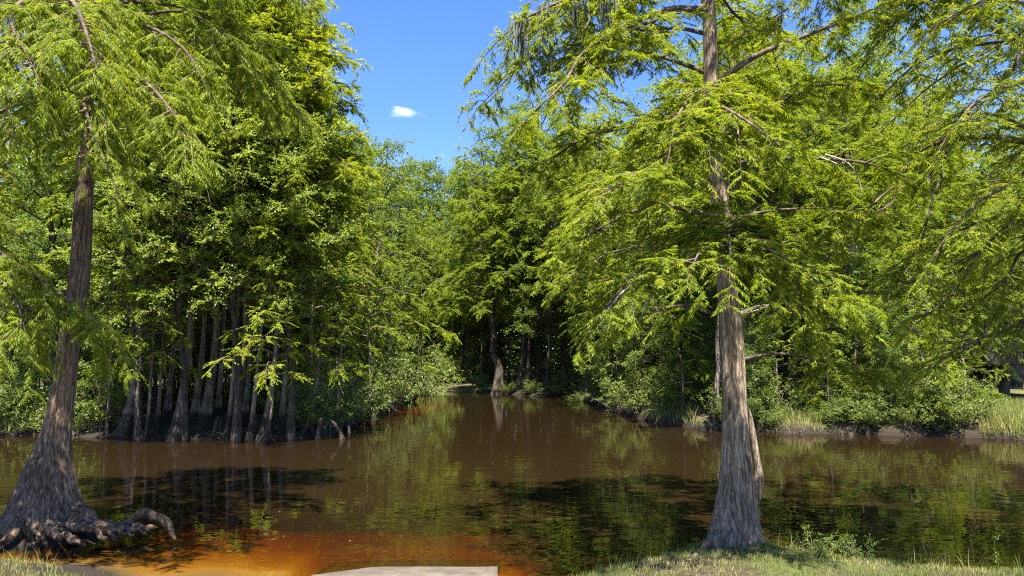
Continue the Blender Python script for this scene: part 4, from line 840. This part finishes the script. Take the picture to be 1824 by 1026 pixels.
# ------------------------------------------------------------------ bridge in the woods at right
def box(c, s):
    v = np.array([(x, y, z) for x in (-.5, .5) for y in (-.5, .5) for z in (-.5, .5)]) * s + c
    f = np.array([(0, 1, 3, 2), (4, 6, 7, 5), (0, 4, 5, 1), (2, 3, 7, 6), (0, 2, 6, 4), (1, 5, 7, 3)]); return v, f
BR = thing('bridge', 'concrete road bridge on round piles, glimpsed through leaves at right edge', 'bridge', (21.0, 29.5, 0.3))
o = np.array(BR.location)
yb = 29.5; zt = at(1800, 612, yb)[2]; zm = at(1800, 628, yb)[2]; zb = at(1800, 650, yb)[2]; zc = at(1800, 664, yb)[2]
x0 = at(1745, 640, yb)[0]; x1 = x0 + 22
def bpart(nm, c, s, bev=0.03):
    me = mesh_data(nm, *box(np.array(c) - o, np.array(s)), M['bridge']); ob = obj(nm, me, BR)
    b = ob.modifiers.new('bevel', 'BEVEL'); b.width = bev; b.segments = 2
bpart('deck', ((x0 + x1) / 2, yb + 3, (zm + zb) / 2), (x1 - x0, 6.6, zm - zb))
bpart('parapet', ((x0 + x1) / 2, yb - .2, (zt + zm) / 2 + 0.01), (x1 - x0, 0.25, zt - zm + 0.02))
for k in range(2):
    xc = at(1801, 700, yb)[0] + k * 6.5
    bpart('pile_cap', (xc, yb + 2.6, (zb + zc) / 2 - 0.15), (0.7, 6.0, 0.55))
    for j in range(3):
        yy = yb + 0.4 + j * 2.2; zg = hz(xc, yy) - 0.3
        obj('pile', mesh_data('pile', *tube(np.array([(xc, yy, zg), (xc, yy, zb - 0.42)]) - o, 0.20, 20), M['bridge'], True), BR)

# ------------------------------------------------------------------ grasses
def blades(name, pts, hmin, hmax, w, rng, lean=0.35, **props):
    n = len(pts); h = rng.uniform(hmin, hmax, n); az = rng.uniform(0, 6.28, n); ln = np.abs(rng.normal(0, lean, n))
    d = np.stack([np.cos(az) * ln, np.sin(az) * ln, np.ones(n)], 1); s = np.stack([-np.sin(az), np.cos(az), np.zeros(n)], 1)
    a2 = rng.uniform(0, 6.28, n); s = np.stack([np.cos(a2), np.sin(a2), np.zeros(n)], 1)
    W = (w * rng.uniform(.6, 1.2, n))[:, None]; base = pts - UP * 0.01
    mid = base + d * (h * 0.55)[:, None]; tip = mid + norm(d + np.stack([np.cos(az), np.sin(az), -0.5 * np.ones(n)], 1) * (0.5 * ln + .1)[:, None]) * (h * 0.5)[:, None]
    V = np.stack([base - s * W / 2, base + s * W / 2, mid + s * W * .35, tip, mid - s * W * .35], 1).reshape(-1, 3)
    Fq = np.arange(n)[:, None] * 5 + np.array([[0, 1, 2, 4]]); Ft = np.arange(n)[:, None] * 5 + np.array([[4, 2, 3]])
    tris = np.vstack([Fq[:, [0, 1, 2]], Fq[:, [0, 2, 3]], Ft]); var = np.tile(np.clip(vnoise(pts[:, 0] * 2.2, pts[:, 1] * 2.2, 3) * 0.9 + rng.normal(0, .18, n), 0, 1), 3)
    return obj(name, mesh_data(name, V, tris, M['grass'], False, face_attr={'var': var}), kind='stuff', **props)
g = np.random.default_rng(15)
def grass_pts(n, xr, yr, cond=lambda x, y, z: z > 0.035):
    x, y = g.uniform(*xr, n), g.uniform(*yr, n); z = height(x, y); k = cond(x, y, z) & ~((x > -2.1) & (x < -0.05) & (y < 9)); return np.stack([x, y, z], 1)[k]
blades('near_bank_grass', np.vstack([grass_pts(52000, (0.2, 7), (5.6, 8.7)), grass_pts(14000, (-8, -3.9), (5.6, 7.95))]), 0.02, 0.065, 0.006, g, label='short sunlit grass along the near bank')
edge = grass_pts(5200, (0.5, 7), (6.9, 8.7), lambda x, y, z: (z > 0.02) & (z < 0.15)); edge2 = grass_pts(1500, (-8, -4.2), (6.9, 7.95), lambda x, y, z: (z > 0.02) & (z < 0.16))
isl = grass_pts(1400, (HLB[0] - .9, HLB[0] + .7), (YL - .7, YL - .2), lambda x, y, z: z > 0.06)[:260]
blades('tall_edge_grass', np.vstack([edge[::4], edge2[::3], isl]), 0.07, 0.22, 0.006, g, 0.45, label='taller ragged grass at the edge of the near water')
rx = []
for (a, b, c, d, n) in ((1380, 1465, 748, 771, 2200), (1745, 1900, 733, 784, 15000), (1130, 1240, 735, 758, 2500), (0, 110, 735, 776, 1500)):
    P = np.array([gnd(g.uniform(a, b), g.uniform(c, d), 0.3)[:2] for _ in range(n)]); z = height(P[:, 0], P[:, 1]); rx.append(np.c_[P, z][z > 0.05])
blades('far_bank_grass', np.vstack(rx), 0.14, 0.46, 0.02, g, 0.3, label='pale reedy grass on the far banks')

n = 130; P = np.c_[g.uniform(-9, 9, n), g.uniform(8.3, 24, n)]; P = P[height(P[:, 0], P[:, 1]) < -0.1]; n = len(P); a = g.uniform(0, 6.28, n); r = g.uniform(.008, .022, n)
C = np.c_[P, np.full(n, 0.004)]; u = np.stack([np.cos(a), np.sin(a), 0 * a], 1) * r[:, None]; w = np.stack([-np.sin(a), np.cos(a), 0 * a], 1) * (r * .5)[:, None]
obj('floating_leaves', mesh_data('floating_leaves', np.stack([C - u, C + w, C + u, C - w], 1).reshape(-1, 3), np.arange(n * 4).reshape(-1, 4), M['grass'], False, face_attr={'var': g.uniform(.5, 1, n)}), kind='stuff', label='small fallen leaves floating on the brown water')
# weeds by the right bank
def weed(px, py, s, label, k=2):
    p = gnd(px, py, 0.1); t = thing('weed', label, 'weed', (p[0], p[1], hz(p[0], p[1])), None); t.scale = (s, s, s)
    obj('stems', SHR[k]['stems'], t); obj('foliage', SHR[k]['foliage'], t); t.rotation_euler = (0, 0, px)
weed(1450, 1003, 0.26, 'dark leafy weed clump on bank edge right of the big trunk')
weed(1535, 1010, 0.24, 'second dark leafy weed clump farther right on the near bank')
WD = thing('weed', 'single tall thin weed stalk at right end of the near bank', 'weed', (4.72, 7.3, hz(4.72, 7.3)))
stp = smooth_path([(0, 0, -0.03), (0.01, 0, 0.1), (-0.01, 0.01, 0.22), (0.01, 0, 0.33)], 12)
obj('stem', mesh_data('stem', *tube(stp, np.linspace(.004, .002, 12), 5), M['grass'], True), WD)
V, Fc, var, _ = foliage([stp], g, style='broad', sec_den=40, sec_len=0.05, tw_den=40, tw_len=0.03, nb=3, LL=0.03, LW=0.012, kite=True, sec_r=0, t0=0.3)
obj('leaves', mesh_data('leaves', V, Fc, M['bush'], False, face_attr={'var': var}), WD)

tot = 0
for me in bpy.data.meshes: tot += sum(len(p.vertices) - 2 for p in me.polygons) if len(me.polygons) < 50 else len(me.loops) - 2 * len(me.polygons)
print('TRIANGLES', tot, 'OBJECTS', len(bpy.data.objects), 'trees', len(TREES))
